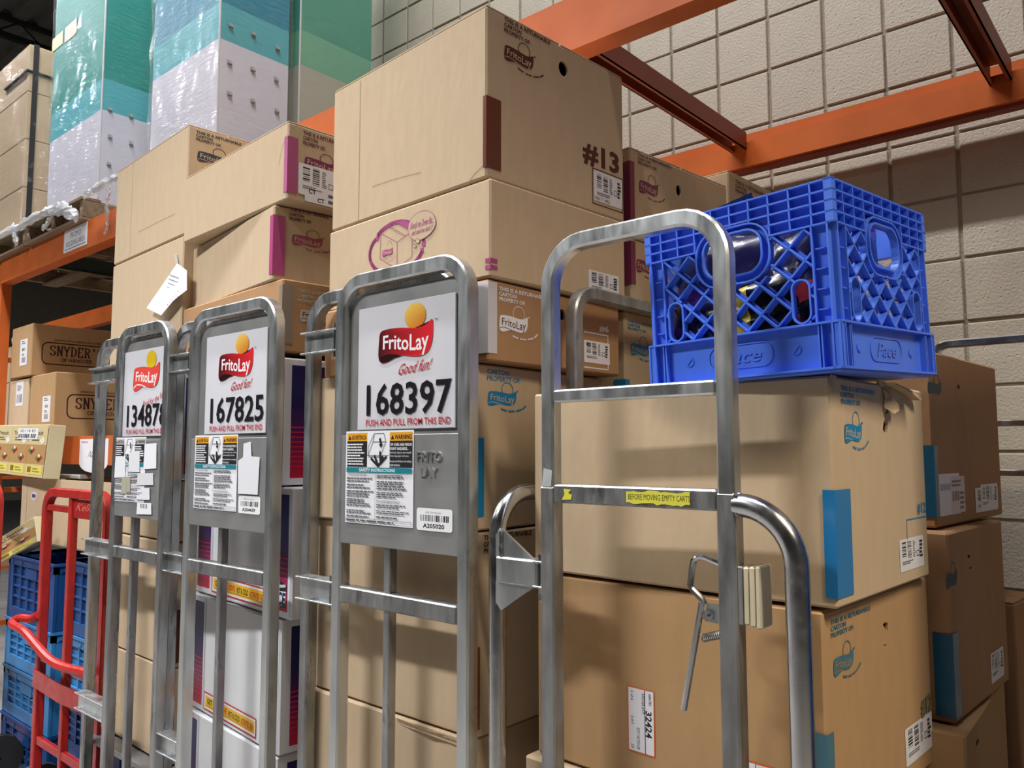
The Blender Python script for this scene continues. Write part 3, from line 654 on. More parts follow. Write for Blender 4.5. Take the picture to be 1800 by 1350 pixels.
for i in range(9): a = d.px(297+i*3.6, 551-i*4.6); d.poly(ell(a[0], a[1], .003, .003, 6), hexc('#77777c'))
for i in range(4): d.lift = .013; a, b = d.px(305-i*1.5, 484+i*7), d.px(322-i*3, 490+i*7); d.line([a, b], .003, hexc('#8a8a90'))
d.build('sheet_print', INK)
d = B.F(); d.lift = .0045; d.poly([d.px(308, 448), d.px(313, 446), d.px(316, 466), d.px(311, 466)], hexc('#c9c2b8')); d.build('tape_piece', GLOSS)
carton_b = beer('white drink case partly hidden behind panel 13487', -2.50, 1.24, .255, -.094, .54, .33, -3)
B = carton('low kraft carton just below the label plate of panel 13487', -2.50, 1.24, -.096, -.289, .53, .33, -2)
B = carton('kraft carton with brown tape behind the bars of panel 13487', -2.50, 1.24, -.291, -.682, .53, .33, -2); tape(B, .015, .18, .02, .06, hexc('#5a2a1a'), lab='dark brown corner tape')
B = carton('kraft carton at the bottom of the first cart', -2.50, 1.24, -.684, -.978, .53, .33, -2)

# ---- fourth stack (in the front cart)
KT = hexc('#5f4a34')
tear = [(1545, 668), (1563, 674), (1566, 700), (1563, 718), (1560, 728), (1556, 727), (1562, 712), (1556, 694), (1547, 680)]
B = carton('large kraft carton with bright blue tape under the milk crate', -.418, 1.2, .113, -.231, .588, .435, -2.2, holes=[tear, [(1557, 733), (1561, 745), (1560, 760), (1556, 764), (1552, 755), (1553, 744)]])
d = B.R(); pnotice(d, (1477, 677), (1537, 691), 686, TEAL, .03); plogo(d, 1483, 1514, 741, 779, TEAL, KRB); d.build('printed_notice', INK, 'blue printed returnable carton notice and logo')
ptape(B, 1446, 1493, 859, 1046, hexc('#1c74ae'), 'bright blue corner tape')
d = B.R(); a, b = d.px(1611, 884), d.px(1627, 902); d.text('#12', a[0], b[1], b[0], a[1], TEAL, bold=.03); a, b = d.px(1593, 914), d.px(1627, 908); d.line([(a[0], a[1]-.05), a, (b[0], a[1])], .002, TEAL); d.build('printed_number', INK, 'blue #12')
d = B.R(); psticker(d, 1580, 1622, 950, 1008, 21); a = d.px(1583, 1006); d.build('stock_label', LAB)
mb = MB(); R_ = B.R(); q = [(1553, 673), (1575, 682), (1595, 693), (1604, 703), (1600, 704), (1588, 694), (1570, 684), (1556, 677)]
mb.prism([R_.px(*p) for p in q], lambda a, b, n: R_.p3(a, b, n), .002, .016); mb.build('torn_strip', torn, B.r)
mb = MB(); q = [(1548, 684), (1556, 690), (1563, 712), (1564, 722), (1555, 728), (1550, 716), (1552, 700)]; V = [R_.p3(*R_.px(*p), .003+.012*(i in (2, 3, 4))) for i, p in enumerate(q)]; mb.add(V, [tuple(range(7))]); mb.build('torn_flap', torn, B.r)
mb = MB(); q = [(1458, 658), (1464, 662), (1463, 680), (1456, 686), (1452, 672)]; mb.add([R_.p3(*R_.px(*p), .001+.004*(i % 2)) for i, p in enumerate(q)], [tuple(range(5))]); mb.build('torn_corner', torn, B.r)
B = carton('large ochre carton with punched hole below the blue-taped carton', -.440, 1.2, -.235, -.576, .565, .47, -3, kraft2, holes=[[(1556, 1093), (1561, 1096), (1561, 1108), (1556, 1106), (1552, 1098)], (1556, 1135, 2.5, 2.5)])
FT = hexc('#42707e'); d = B.R(); pnotice(d, (1459, 1090), (1529, 1070), 1099, FT); plogo(d, 1464, 1500, 1155, 1192, FT, hexc('#a0794a')); d.build('printed_notice', INK, 'faded blue print'); a, b = d.px(1617, 1228), d.px(1636, 1250); d.text('#12', a[0], b[1], b[0], a[1], hexc('#71704f'), bold=.03); d.build('printed_number', INK, 'faded #12')
ptape(B, 1428, 1464, 1285, 1420, FT, 'dull blue corner tape')
d = B.R(); psticker(d, 1590, 1638, 1283, 1352, 27); d.build('stock_label', LAB)
d = B.F(); tl, tr, br, bl = d.px(1109, 1204), d.px(1153, 1222), d.px(1146, 1332), d.px(1102, 1311)
cx = [(tl[0]+bl[0])/2, (tr[0]+br[0])/2]; cz = [(bl[1]+br[1])/2, (tl[1]+tr[1])/2]; x0, x1, z0, z1 = cx[0], cx[1], cz[0], cz[1]; W, Q = x1-x0, z1-z0
d.rect(x0-.002, z0-.002, x1+.002, z1+.002, hexc('#d8622c')); d.rect(x0, z0, x1, z1, hexc('#e6e3e8'))
d.text('32424', x0+.68*W, z0+.26*Q, x0+.93*W, z0+.68*Q, BLK, rot=-90, bold=.03); d.text('KROGER #379', x0+.53*W, z0+.62*Q, x0+.65*W, z0+.94*Q, BLK, rot=-90, bold=.01); d.text('07/10/2018', x0+.33*W, z0+.04*Q, x0+.45*W, z0+.38*Q, BLK, rot=-90)
d.text('5 of 6', x0+.1*W, z0+.8*Q, x0+.2*W, z0+.95*Q, BLK, rot=-90); d.text('2 of 3', x0+.1*W, z0+.42*Q, x0+.2*W, z0+.55*Q, BLK, rot=-90); d.text('686781', x0+.82*W, z0+.78*Q, x0+.92*W, z0+.96*Q, BLK, rot=-90); d.text('23', x0+.1*W, z0+.04*Q, x0+.2*W, z0+.1*Q, BLK, rot=-90); d.line([(x0+.66*W, z0), (x0+.66*W, z1)], .0012, BLK)
d.lift += .0005; d.build('delivery_label', LAB, 'white delivery label with orange border reading 32424')
d = B.F(); a, b = d.px(1316, 1336), d.px(1367, 1345); d.rect(a[0]-.004, .004, b[0], a[1], hexc('#d8622c')); d.rect(a[0], .006, b[0]-.003, a[1]-.003, hexc('#e6e3e8')); d.line([(a[0]+.012, .007), (a[0]+.012, a[1]-.003)], .0012, BLK); d.text('18', a[0]+.03, a[1]-.03, a[0]+.045, a[1]-.008, BLK, rot=-90); d.build('delivery_label', LAB, 'second orange-bordered label at the lower edge')
B = carton('kraft carton peeping out low beside the front cart', -.43, 1.2, -.578, -.914, .59, .44, -1)
carton('plain kraft carton at the bottom of the front cart', -.43, 1.2, -.916, -1.25, .58, .44, -1)

# ---- cartons further back on the right
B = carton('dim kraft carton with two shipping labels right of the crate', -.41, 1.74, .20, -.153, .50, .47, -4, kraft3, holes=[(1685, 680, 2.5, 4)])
DT = hexc('#2a5560'); d = B.R(); plogo(d, 1629, 1654, 668, 692, DT, hexc('#6a4a28'), tag_=False); d.build('printed_logo', INK, 'dim blue logo'); ptape(B, 1617, 1646, 783, 910, hexc('#1c5a78'), 'dark blue corner tape')
d = B.R(); a, b = d.px(1642, 834), d.px(1686, 914); x0, z0, x1, z1 = a[0], d.px(1642, 910)[1], d.px(1686, 850)[0], a[1]; d.rect(x0, z0, x1, z1, WHT); d.bars(x0+.006, z0+.02, x0+.022, z1-.01, horiz=True, n=22); d.lines(x0+.03, z0+.05, x1-.006, z1-.02, 7, seed=4)
a = d.px(1670, 838); d.rect(a[0], a[1]-.075, a[0]+.09, a[1], hexc('#d8c9c8')); d.bars(a[0]+.006, a[1]-.05, a[0]+.05, a[1]-.03, n=20); d.lines(a[0]+.006, a[1]-.022, a[0]+.08, a[1]-.006, 2, seed=5); d.lines(a[0]+.055, a[1]-.07, a[0]+.085, a[1]-.03, 4, seed=6); d.build('shipping_label', LAB)
d = B.R(); psticker(d, 1713, 1752, 858, 902, 31); psticker(d, 1722, 1752, 852, 898, 33); d.build('stock_label', LAB)
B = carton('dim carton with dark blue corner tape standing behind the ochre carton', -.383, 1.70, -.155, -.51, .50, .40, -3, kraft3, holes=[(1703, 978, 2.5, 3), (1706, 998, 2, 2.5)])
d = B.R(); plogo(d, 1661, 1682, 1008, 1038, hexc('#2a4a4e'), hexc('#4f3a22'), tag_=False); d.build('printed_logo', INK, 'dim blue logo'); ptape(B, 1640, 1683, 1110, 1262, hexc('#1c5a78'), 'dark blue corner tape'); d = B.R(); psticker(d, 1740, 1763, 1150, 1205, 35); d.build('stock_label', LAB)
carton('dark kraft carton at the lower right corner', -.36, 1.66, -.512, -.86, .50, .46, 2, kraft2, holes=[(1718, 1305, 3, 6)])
carton('plain carton under the dark one at lower right', -.36, 1.68, -.862, -1.44, .50, .46, 2)
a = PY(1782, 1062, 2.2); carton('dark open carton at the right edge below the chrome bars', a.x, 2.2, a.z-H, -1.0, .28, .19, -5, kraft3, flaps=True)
carton('plain carton under the dark open one at the right edge', a.x, 2.2, -1.002, -1.44, .3, .19, -5)
B = carton('brown carton with plum tape and plum logo behind the #13 carton', -1.09, 1.72, .785, .545, .55, .46, -6, holes=[(1193, 335, 4.5, 10)], flaps=True)
PL = hexc('#7c3450'); d = B.R(); pnotice(d, (1121, 268), (1180, 296), 273.5, hexc('#6e4a42')); plogo(d, 1123, 1156, 313, 338, PL, KRB); d.build('printed_notice', INK, 'plum printed logo'); ptape(B, 1092, 1114, 285, 400, PL, 'plum corner tape')
B = carton('brown carton with plum tape, second down behind the #13 carton', -1.09, 1.72, .544, .365, .55, .46, -5)
d = B.R(); plogo(d, 1118, 1150, 452, 478, PL, KRB); d.build('printed_logo', INK, 'plum logo'); ptape(B, 1092, 1116, 425, 500, PL, 'plum corner tape')
B = carton('kraft carton with blue logo seen through the hoop behind the #6 carton', -1.125, 1.74, .364, .02, .55, .46, 0)
d = B.R(); pnotice(d, (1103, 561), (1160, 570), 566, TEAL); plogo(d, 1108, 1141, 600, 624, TEAL, KRB); d.build('printed_notice', INK, 'blue logo'); ptape(B, 1080, 1106, 667, 760, TEAL, 'blue corner tape')
stackfill(4, -1.12, 1.74, .019, -1.44, .55, .46, 0, ['plain kraft carton, first under the blue-logo carton in the back row', 'plain kraft carton, second under the blue-logo carton in the back row', 'plain kraft carton, third under the blue-logo carton in the back row', 'plain kraft carton on the floor in the back row'])
a = PY(1280, 300, 2.27); B = carton('grey-brown carton peeping over the crate in front of the block wall', a.x, 2.27, a.z-H, .5, .40, .34, -3, flaps=True)
d = B.R(); pnotice(d, (1292, 315), (1345, 340), 321, hexc('#6e5a48')); d.build('printed_notice', INK)
stackfill(5, a.x, 2.27, .499, -1.44, .40, .34, -3, ['plain carton, %s below the grey-brown one by the wall' % s for s in ('first', 'second', 'third', 'fourth', 'fifth')])
# ------------------------------------------------------------------ carts
YC = 1.135
def caster(r, x, y):
    mb = MB(); mb.tube([(x-.018, y, .06), (x+.018, y, .06)], .06, 18); o = mb.build('wheel', black, r, smooth=True)
    mb = MB(); mb.box(x-.03, x-.024, y-.02, y+.02, .05, .14); mb.box(x+.024, x+.03, y-.02, y+.02, .05, .14); mb.box(x-.03, x+.03, y-.03, y+.03, .135, .145); mb.build('caster_fork', galv, o)
def usq(x0, x1, z0, z1, rad, n=7):                               # inverted U path in the xz plane
    return [(x0, 0, z0)]+[tuple(p) for p in arc((x0+rad, 0, z1-rad), rad, 180, 90, n)]+[tuple(p) for p in arc((x1-rad, 0, z1-rad), rad, 90, 0, n)]+[(x1, 0, z0)]
RED = hexc('#b3202e'); INKN = hexc('#1c1a20'); SUN = hexc('#e8a02c')
SG = None
def sign_art(r, number, kind, ysgn, G):
    d = Dec(r, (0, ysgn, 0), (1, 0, 0), (0, 0, 1), (0, -1, 0), .0012)
    x0, x1, z0, z1 = G['sign']; L_ = G['logo']
    cx, cz, rx, rz = G['sun']; X0, X1, Z0, Z1 = L_; W, Q = X1-X0, Z1-Z0
    if kind == 'new':
        n = 28; l = d.nl(); P = ell(cx, cz, rx, rz, n); c0, c1 = hexc('#f0c45a'), hexc('#c8701c')
        for i in range(n):
            a, b = P[i], P[(i+1) % n]; f = lambda p: tuple(c1[k]+(c0[k]-c1[k])*min(1, max(0, .5+(p[1]-cz)/rz*.5-(p[0]-cx)/rx*.25)) for k in range(3))
            d.mb.add([d.p3(cx, cz, l), d.p3(*a, l), d.p3(*b, l)], [(0, 1, 2)], [f((cx, cz)), f(a), f(b)])
    else: d.poly(ell(cx, cz, rx, rz, 28), hexc('#d8b41e'))
    rb = ribbon(X0, Z0, X1, Z1); l = d.nl(); DK, MD, BR = hexc('#3a0f16'), hexc('#b01c26'), hexc('#d4242c')
    if kind == 'new':
        d.poly([(X0+.62*W, Z0+.8*Q), (X1-.01*W, Z0+.98*Q), (X1, Z0+.8*Q)], DK); l = d.nl()
        tr = tessellate_polygon([[Vector((a, b, 0)) for a, b in rb]])
        def rc(p):
            t = (p[0]-X0)/W; return tuple((DK if t < .35 else MD)[k]*(1-(t/.35 if t < .35 else min(1, (t-.35)/.4)))+(MD if t < .35 else BR)[k]*(t/.35 if t < .35 else min(1, (t-.35)/.4)) for k in range(3))
        d.mb.v += []; 
        for t in tr: d.mb.add([d.p3(*rb[i], l) for i in t], [(0, 1, 2)], [rc(rb[i]) for i in t])
        d.poly([(X0+.02*W, Z0+.1*Q), (X0+.06*W, Z0+.19*Q), (X0+.2*W, Z0+.23*Q), (X0+.34*W, Z0+.2*Q), (X0+.44*W, Z0+.14*Q), (X0+.3*W, Z0+.1*Q), (X0+.2*W, Z0+.03*Q), (X0+.08*W, Z0)], hexc('#240a10'))
        logo_text(d, X0, Z0, X1, Z1, hexc('#e8e4e6'), .016)
        a = G['slogan']; d.text('Good fun!', a[0], a[2], a[1], a[3], RED, bold=.006, shear=.12, warp=lambda x, y: (x, y*.85+.25*x))
        d.text('TM', X1+.03*W, Z1-.06*Q, X1+.08*W, Z1, (.05, .05, .05))
    else:
        d.poly([(X0+(a-X0)*1.03-.015*W, Z0+(b-Z0)*1.03-.02*Q) for a, b in rb], hexc('#c3383a')); d.poly(rb, hexc('#d8493f'))
        d.line([(X0+.02*W, Z0+.12*Q), (X0+.14*W, Z0+.24*Q), (X0+.34*W, Z0+.2*Q), (X0+.5*W, Z0+.1*Q)], .004, hexc('#e8e4e6')); logo_text(d, X0, Z0, X1, Z1, hexc('#eeeaea'), .016)
        a = G['slogan']; d.text('food for the fun of it', a[0]+.01, a[2]-.01, a[1]+.09, a[2]+.025, RED, warp=lambda x, y: (x, y*.55+x*x*1.3-.3))
    a = G['num']; wd = a[1]-a[0]; d.text(number, a[0], a[2], a[0]+wd*(1 if len(number) > 5 else 1.02), a[3], INKN, bold=.018)
    a = G['push']; d.text('PUSH AND PULL FROM THIS END', a[0], a[2], a[1], a[3], RED, bold=.012)
    d.build('sign_print', GLOSS, 'logo, cart number and red lettering')
def safety(r, y, x0, x1, z0, z1, worn=0):
    d = Dec(r, (0, y, 0), (1, 0, 0), (0, 0, 1), (0, -1, 0), .0012); W, Q = x1-x0, z1-z0; X = lambda a: x0+W*a; Z = lambda b: z1-Q*b
    wh, yl, tl, gr = hexc('#e4e4e8'), hexc('#dc9a1e') if not worn else hexc('#b9b6ae'), hexc('#127a86'), (.10, .10, .11)
    d.rect(x0, z0, x1, z1, wh)
    for a, b, t in ((.02, .33, 'ADVERTENCIA'), (.665, .985, 'WARNING')):
        d.rect(X(a), Z(.11), X(b), Z(.02), yl); d.rect(X(a), Z(.39), X(b), Z(.11), BLK); d.poly([(X(a+.015), Z(.095)), (X(a+.065), Z(.095)), (X(a+.04), Z(.045))], BLK); d.text(t, X(a+.07), Z(.095), X(b-.012), Z(.045), BLK, bold=.03 if t[0] == 'W' else .015)
    if worn: d.lines(X(.675), Z(.37), X(.97), Z(.13), 7, wh, .5, 3)
    else:
        for i, t in enumerate(('TIP OVER AND PINCH', 'POINT HAZARDS...')): d.text(t, X(.672), Z(.165+.043*i), X((.975, .93)[i]), Z(.135+.043*i), wh, bold=.02)
        for i, t in enumerate(('Serious injury can result', 'from improper cart use.', 'Read and follow all safety', 'instructions.')): d.text(t, X(.672), Z(.25+.036*i+.02*(i > 1)), X((.97, .94, .975, .82)[i]), Z(.222+.036*i+.02*(i > 1)), wh)
    d.lines(X(.03), Z(.375), X(.32), Z(.13), 8, wh, .5, 5)
    # falling cart pictogram
    L = lambda p, w_=.0014: d.line([(X(a), Z(b)) for a, b in p], w_, gr)
    L([(.44, .03), (.58, .03), (.61, .12), (.42, .12), (.44, .03)]); L([(.42, .12), (.35, .26), (.36, .28), (.53, .28), (.61, .12)]); L([(.44, .03), (.35, .17), (.35, .26)]); L([(.335, .265), (.66, .265)], .001)
    d.line([(X(.525), Z(.09)), (X(.545), Z(.15))], .006, BLK); d.poly([(X(.51), Z(.145)), (X(.57), Z(.145)), (X(.54), Z(.185))], BLK)
    for p in ([(.40, .30), (.5, .375), (.62, .28)], [(.45, .27), (.5, .37)], [(.53, .23), (.54, .35)]): d.line([(X(a), Z(b)) for a, b in p], .006, BLK)
    d.poly(ell(X(.565), Z(.295), .005, .006, 10), BLK)
    d.rect(X(.02), Z(.45), X(.985), Z(.395), tl); d.text('SAFETY INSTRUCTIONS', X(.22), Z(.44), X(.75), Z(.405), wh, bold=.02)
    d.text('TO AVOID CART TIP OVER', X(.03), Z(.485), X(.33), Z(.463), gr)
    for k, (a, b, n) in enumerate(((.50, .56, 2), (.57, .63, 2), (.64, .72, 3), (.73, .82, 4), (.85, .90, 2), (.91, .935, 1))): d.lines(X(.03), Z(b), X(.45), Z(a), n, gr, .5, k)
    for k, (a, b, n) in enumerate(((.465, .51, 2), (.53, .63, 4), (.645, .715, 3))): d.lines(X(.49), Z(b), X(.97), Z(a), n, gr, .5, k+9)
    d.text('TO AVOID PINCH POINTS', X(.49), Z(.765), X(.82), Z(.735), gr)
    for k, (a, b, n) in enumerate(((.775, .825, 2), (.84, .885, 2), (.90, .93, 1))): d.lines(X(.49), Z(b), X(.97), Z(a), n, gr, .5, k+19)
    d.line([(X(.47), Z(.455)), (X(.47), Z(.95))], .0008, gr); d.line([(X(.02), Z(.945)), (X(.985), Z(.945)), (X(.985), Z(.985)), (X(.02), Z(.985))], .0008, gr, True); d.lines(X(.03), Z(.98), X(.97), Z(.95), 1, gr, .6, 40)
    d.build('safety_label', LAB, 'bilingual tip-over warning and safety instructions label')

def cart(label, x0, x1, number, kind='new', asset='', zdeck=.2, arch_dx=.115, D=.50):
    xc = (x0+x1)/2; W = (x1-x0)/2; r = thing('stock_cart', label, 'cart', (xc, YC, 0)); t = .032
    a, b = -W+t/2, W-t/2; Zt = H+.386; m = galvw if asset != '3' else galv
    mb = MB(); mb.sweep(usq(a, b, .16, Zt, .07), rsq(t, t), ref=(0, 1, 0)); mb.build('frame', galv if kind == 'new' else galvw, r, smooth=True)
    zb = H-.318
    mb = MB(); mb.bev(a+t/2, b-t/2, -t/2, t/2, zb-.018, zb+.018, .003); mb.build('crossbar', galvw, r)
    mb = MB(); mb.bev(a+t/2, b-t/2, -t/2, t/2, .30, .335, .003); mb.build('crossbar', galvw, r)
    mb = MB(); xm = -.03; mb.bev(xm-.01, xm+.01, -.01, .012, zb+.018, H-.19, .002); mb.build('centre_bar', galvw, r)
    mb = MB(); mb.bev(xm-.01, xm+.01, -.01, .012, .335, zb-.018, .002); mb.build('centre_bar', galvw, r)
    zp0, zp1 = H-.205, H+.035
    mb = MB(); mb.bev(a+.006, b-.004, -.014, -.008, zp0, zp1, .001); mb.build('label_plate', plate, r)
    mb = MB(); mb.bev(a+t/2, b-t/2, .004, .008, zp1-.02, Zt-t+.004, .001); mb.build('back_sheet', plate, r)
    G = SG; x0s, x1s, z0s, z1s = G['sign']
    mb = MB(); mb.bev(x0s, min(x1s, b-t/2-.001), -.001, .003, z0s, z1s, .0008, col=hexc('#cfced2')); mb.build('number_sign', GLOSS, r)
    sign_art(r, number, kind, -.001, G)
    sl = G['safe']; safety(r, -.014, sl[0], sl[1], sl[2], sl[3], worn=kind != 'new')
    d = Dec(r, (0, -.014, 0), (1, 0, 0), (0, 0, 1), (0, -1, 0), .0012)
    if asset == 'A205020':
        for i, (s_, p) in enumerate((('FRITO', G['emb1']), ('LAY', G['emb2']))):
            vs, fs, a0, a1, b0, b1 = glyphs(s_, .01); mb = MB(); f3 = lambda x, y, n: (p[0]+(p[1]-p[0])*(x-a0)/(a1-a0), -.014-n, p[2]+(p[3]-p[2])*(y-b0)/(b1-b0))
            k = len(vs); from collections import Counter; E = Counter(tuple(sorted((f[i], f[(i+1) % len(f)]))) for f in fs for i in range(len(f)))
            mb.add([f3(x, y, .003) for x, y in vs]+[f3(x, y, 0) for x, y in vs], list(fs)+[(e[0], e[1], k+e[1], k+e[0]) for e, c in E.items() if c == 1]); mb.build('embossed_lettering', galv, r)
    if asset:
        p = G['bar']; d.poly(rrect(p[0], p[2], p[1], p[3], .006), hexc('#e6e6e8')); W2, Q2 = p[1]-p[0], p[3]-p[2]
        d.bars(p[0]+.1*W2, p[2]+.42*Q2, p[1]-.1*W2, p[2]+.7*Q2, n=34); d.text(asset, p[0]+.18*W2, p[2]+.12*Q2, p[0]+.78*W2, p[2]+.32*Q2, BLK, bold=.03); d.text('ASN Cart Number', p[0]+.25*W2, p[2]+.78*Q2, p[0]+.7*W2, p[2]+.86*Q2, (.25, .25, .26)); d.build('asset_label', LAB, 'white bar code label')
        if asset == 'A204439':
            d = Dec(r, (0, -.014, 0), (1, 0, 0), (0, 0, 1), (0, -1, 0), .003); q = G['bar']; d.poly([(q[0]+.0, q[3]+.005), (q[1]-.01, q[3]+.005), (q[1]-.005, q[3]+.10), (q[0]+.06, q[3]+.102), (q[0]+.055, q[3]+.14), (q[0]+.02, q[3]+.135), (q[0]+.02, q[3]+.10), (q[0]-.004, q[3]+.09)], hexc('#dcdce0')); d.build('torn_sticker', LAB, 'torn white sticker remains')
    else:
        d = Dec(r, (0, -.014, 0), (1, 0, 0), (0, 0, 1), (0, -1, 0), .003); z = zp1
        for (p0, p1, q0, q1, c) in ((-.155, -.075, -.12, -.05, '#e0e0e4'), (-.055, .025, -.115, -.035, '#d9d9dc'), (.05, .135, -.09, -.01, '#e4e4e8'), (.01, .12, -.14, -.10, '#d2d2d4'), (.01, .1, -.185, -.145, '#dcdce0'), (-.10, -.035, -.17, -.115, '#a8a490'), (.015, .115, -.228, -.19, '#e2e2e4')): d.poly([(p0, z+q0), (p1, z+q0+.004), (p1-.004, z+q1), (p0+.003, z+q1-.003)], hexc(c))
        d.bars(.04, z-.208, .085, z-.195, n=14); d.build('torn_sticker', LAB, 'patchwork of torn white stickers')
    # folding side hoop on the left, hinged to the panel
    xs = -W-arch_dx+t/2
    mb = MB(); hp = [(p[0], .042, p[2]) for p in usq(xs, W-.09, .30, Zt-.012, .075)]; hp[-1] = (W-.09, .042, H-.12); mb.sweep(hp, rsq(t, t), ref=(0, 1, 0)); mb.build('rear_frame', galvw, r, smooth=True)
    for z in (H+.265, zb, H-.83):
        mb = MB(); mb.bev(xs+.018, -W+.002, .002, .006, z-.028, z+.02, .001); mb.bev(xs+.018, -W+.002, -.012, .03, z+.018, z+.022, .001); mb.bev(xs+.018, -W+.002, -.012, .03, z-.032, z-.028, .001)
        o = mb.build('hinge_bracket', galv, r)
        mb = MB(); mb.tube([(-W-.012, -.004, z-.045), (-W-.012, -.004, z+.035)], .006, 8); mb.build('hinge_pin', chrome, o, smooth=True)
    mb = MB(); mb.bev(-W, W, -.012, D+.012, .145, .165, .003); mb.build('base_frame', galvw, r)
    mb = MB(); mb.bev(xs-.04, W-(.15 if zdeck > .3 else .02), .062, D-.01, zdeck-.02, zdeck, .003); mb.build('shelf', plate, r)
    if zdeck > .3:
        for x in (-W+.03, W-.17):
            for y in (.08, D-.03):
                mb = MB(); mb.bev(x-.012, x+.012, y-.012, y+.012, .165, zdeck-.02, .002); mb.build('shelf_post', galvw, r)
    else:
        for y in (.05, D-.05):
            mb = MB(); mb.bev(-W+.03, W-.03, y+.02-.012, y+.02+.012, .165, zdeck-.02, .002); mb.build('shelf_support', galvw, r)
    for x in (-W+.02, W-.05):
        for y in (.05, D-.05): caster(r, x, y)
    return r
# layout of sign and labels, taken once from the panel numbered 168397
k3 = YC/1.1
X3 = (-1.517, -1.085)
root3 = thing('probe', 'x', 'x', ((X3[0]+X3[1])/2, YC, 0)); d = Dec(root3, (0, -.001, 0), (1, 0, 0), (0, 0, 1), (0, -1, 0)); e = Dec(root3, (0, -.014, 0), (1, 0, 0), (0, 0, 1), (0, -1, 0))
q = lambda D, u0, v0, u1, v1: (D.px(u0, v0)[0], D.px(u1, v1)[0], D.px(u0, v0)[1], D.px(u1, v1)[1])     # lower left, upper right
def qq(D, u0, u1, vb, vt, um):
    return (D.px(u0, vb)[0], D.px(u1, vb)[0], D.px(um, vb)[1], D.px(um, vt)[1])
cpx = lambda x, y: (600+x/2.8125, 470+y/2.8125)
SG = {'sign': (d.px(629, 690)[0], d.px(800, 690)[0], d.px(715, 754)[1], d.px(650, 541)[1]),
      'logo': qq(d, cpx(185, 0)[0], cpx(453, 0)[0], cpx(0, 462)[1], cpx(0, 275)[1], cpx(320, 0)[0]),
      'sun': (d.px(*cpx(367, 240))[0], d.px(*cpx(367, 240))[1], (d.px(*cpx(419, 240))[0]-d.px(*cpx(315, 240))[0])/2, (d.px(*cpx(367, 175))[1]-d.px(*cpx(367, 305))[1])/2),
      'slogan': qq(d, 699, 755, 658, 635, 725), 'num': qq(d, 645, 795, 729, 670, 720), 'push': qq(d, 644, 793, 747, 735, 720),
      'safe': (e.px(609, 800)[0], e.px(728, 800)[0], e.px(668, 923)[1], e.px(668, 757)[1]), 'bar': qq(e, 733, 796, 934, 894, 765), 'emb1': qq(e, 734, 778, 811, 794, 756), 'emb2': qq(e, 740, 770, 838, 822, 756)}
bpy.data.objects.remove(root3)
cart('steel stock cart numbered 168397, nearest of the three with white panels', X3[0], X3[1], '168397', 'new', 'A205020', arch_dx=.18)
cart('steel stock cart numbered 167825, middle of the three with white panels', -2.212, -1.765, '167825', 'new', 'A204439', arch_dx=.19)
cart('worn steel stock cart with panel numbered 13487 and torn stickers', -2.702, -2.337, '134878', 'old', '', zdeck=H-.983, arch_dx=.265, D=.43)

# ---- front cart without a sign
r = thing('stock_cart', 'tall narrow steel cart frame with a brake lever, in front of the crate', 'cart', (-.73, 1.12, 0)); OX, OY = .73, 1.12
P4 = lambda u, v: (PY(u, v, OY).x+OX, 0, PY(u, v, OY).z)
xl, xr = P4(974, 780)[0]-.006, P4(1280, 780)[0]; t = .028; zt4 = P4(1120, 402)[2]; zj = P4(1100, 872)[2]
mb = MB(); mb.sweep(usq(xl, xr, zj-.004, zt4, .075), rsq(t, t), ref=(0, 1, 0)); mb.build('push_handle', galv, r, smooth=True)
zc = P4(1110, 690)[2]; mb = MB(); mb.bev(xl+t/2, xr-t/2, -t/2, t/2, zc-.011, zc+.011, .003); mb.build('crossbar', galv, r)
mb = MB(); mb.bev(xl+t/2, xr-t/2, -t/2, t/2, zj-.016, zj+.016, .003); cb = mb.build('crossbar', galvw, r)
for x in (xl, xr):
    mb = MB(); mb.bev(x-t/2-.001, x+t/2+.001, -t/2-.001, t/2+.001, .16, zj+.012, .003); mb.build('post', galvw, r)
d = Dec(r, (0, -t/2, 0), (1, 0, 0), (0, 0, 1), (0, -1, 0), .001); p = [d.px(1101, 868), d.px(1213, 868)]
z = zj; YLW = hexc('#d9d24a'); x0, x1 = p[0][0], p[1][0]; rnd = random.Random(4)
top = [(x0+(x1-x0)*i/16, z+.011+rnd.uniform(-.003, .001)) for i in range(17)]; bot = [(x0+(x1-x0)*i/16, z-.011+rnd.uniform(-.001, .003)) for i in range(17)]
d.poly(bot+top[::-1], YLW); d.text('BEFORE MOVING EMPTY CARTS', x0+.004, z-.004, x1, z+.005, BLK); d.build('warning_sticker', LAB, 'torn yellow sticker reading BEFORE MOVING EMPTY CARTS')
a = d.px(988, 866)[0]; d.poly([(a, z-.01), (a+.02, z-.009), (a+.022, z-.001), (a+.014, z+.002), (a+.02, z+.008), (a+.004, z+.009), (a+.006, z)], YLW); d.build('sticker_scrap', LAB, 'small yellow sticker scrap')
mb = MB(); x = xl; mb.add([(x-.008, -.0175, zj+.012), (x+.012, -.0175, zj+.012), (x+.016, -.019, zj+.04), (x-.003, -.0185, zj+.044)], [(0, 1, 2, 3)], hexc('#b8bcc0')); mb.build('tape_scrap', GLOSS, r, fix=False)
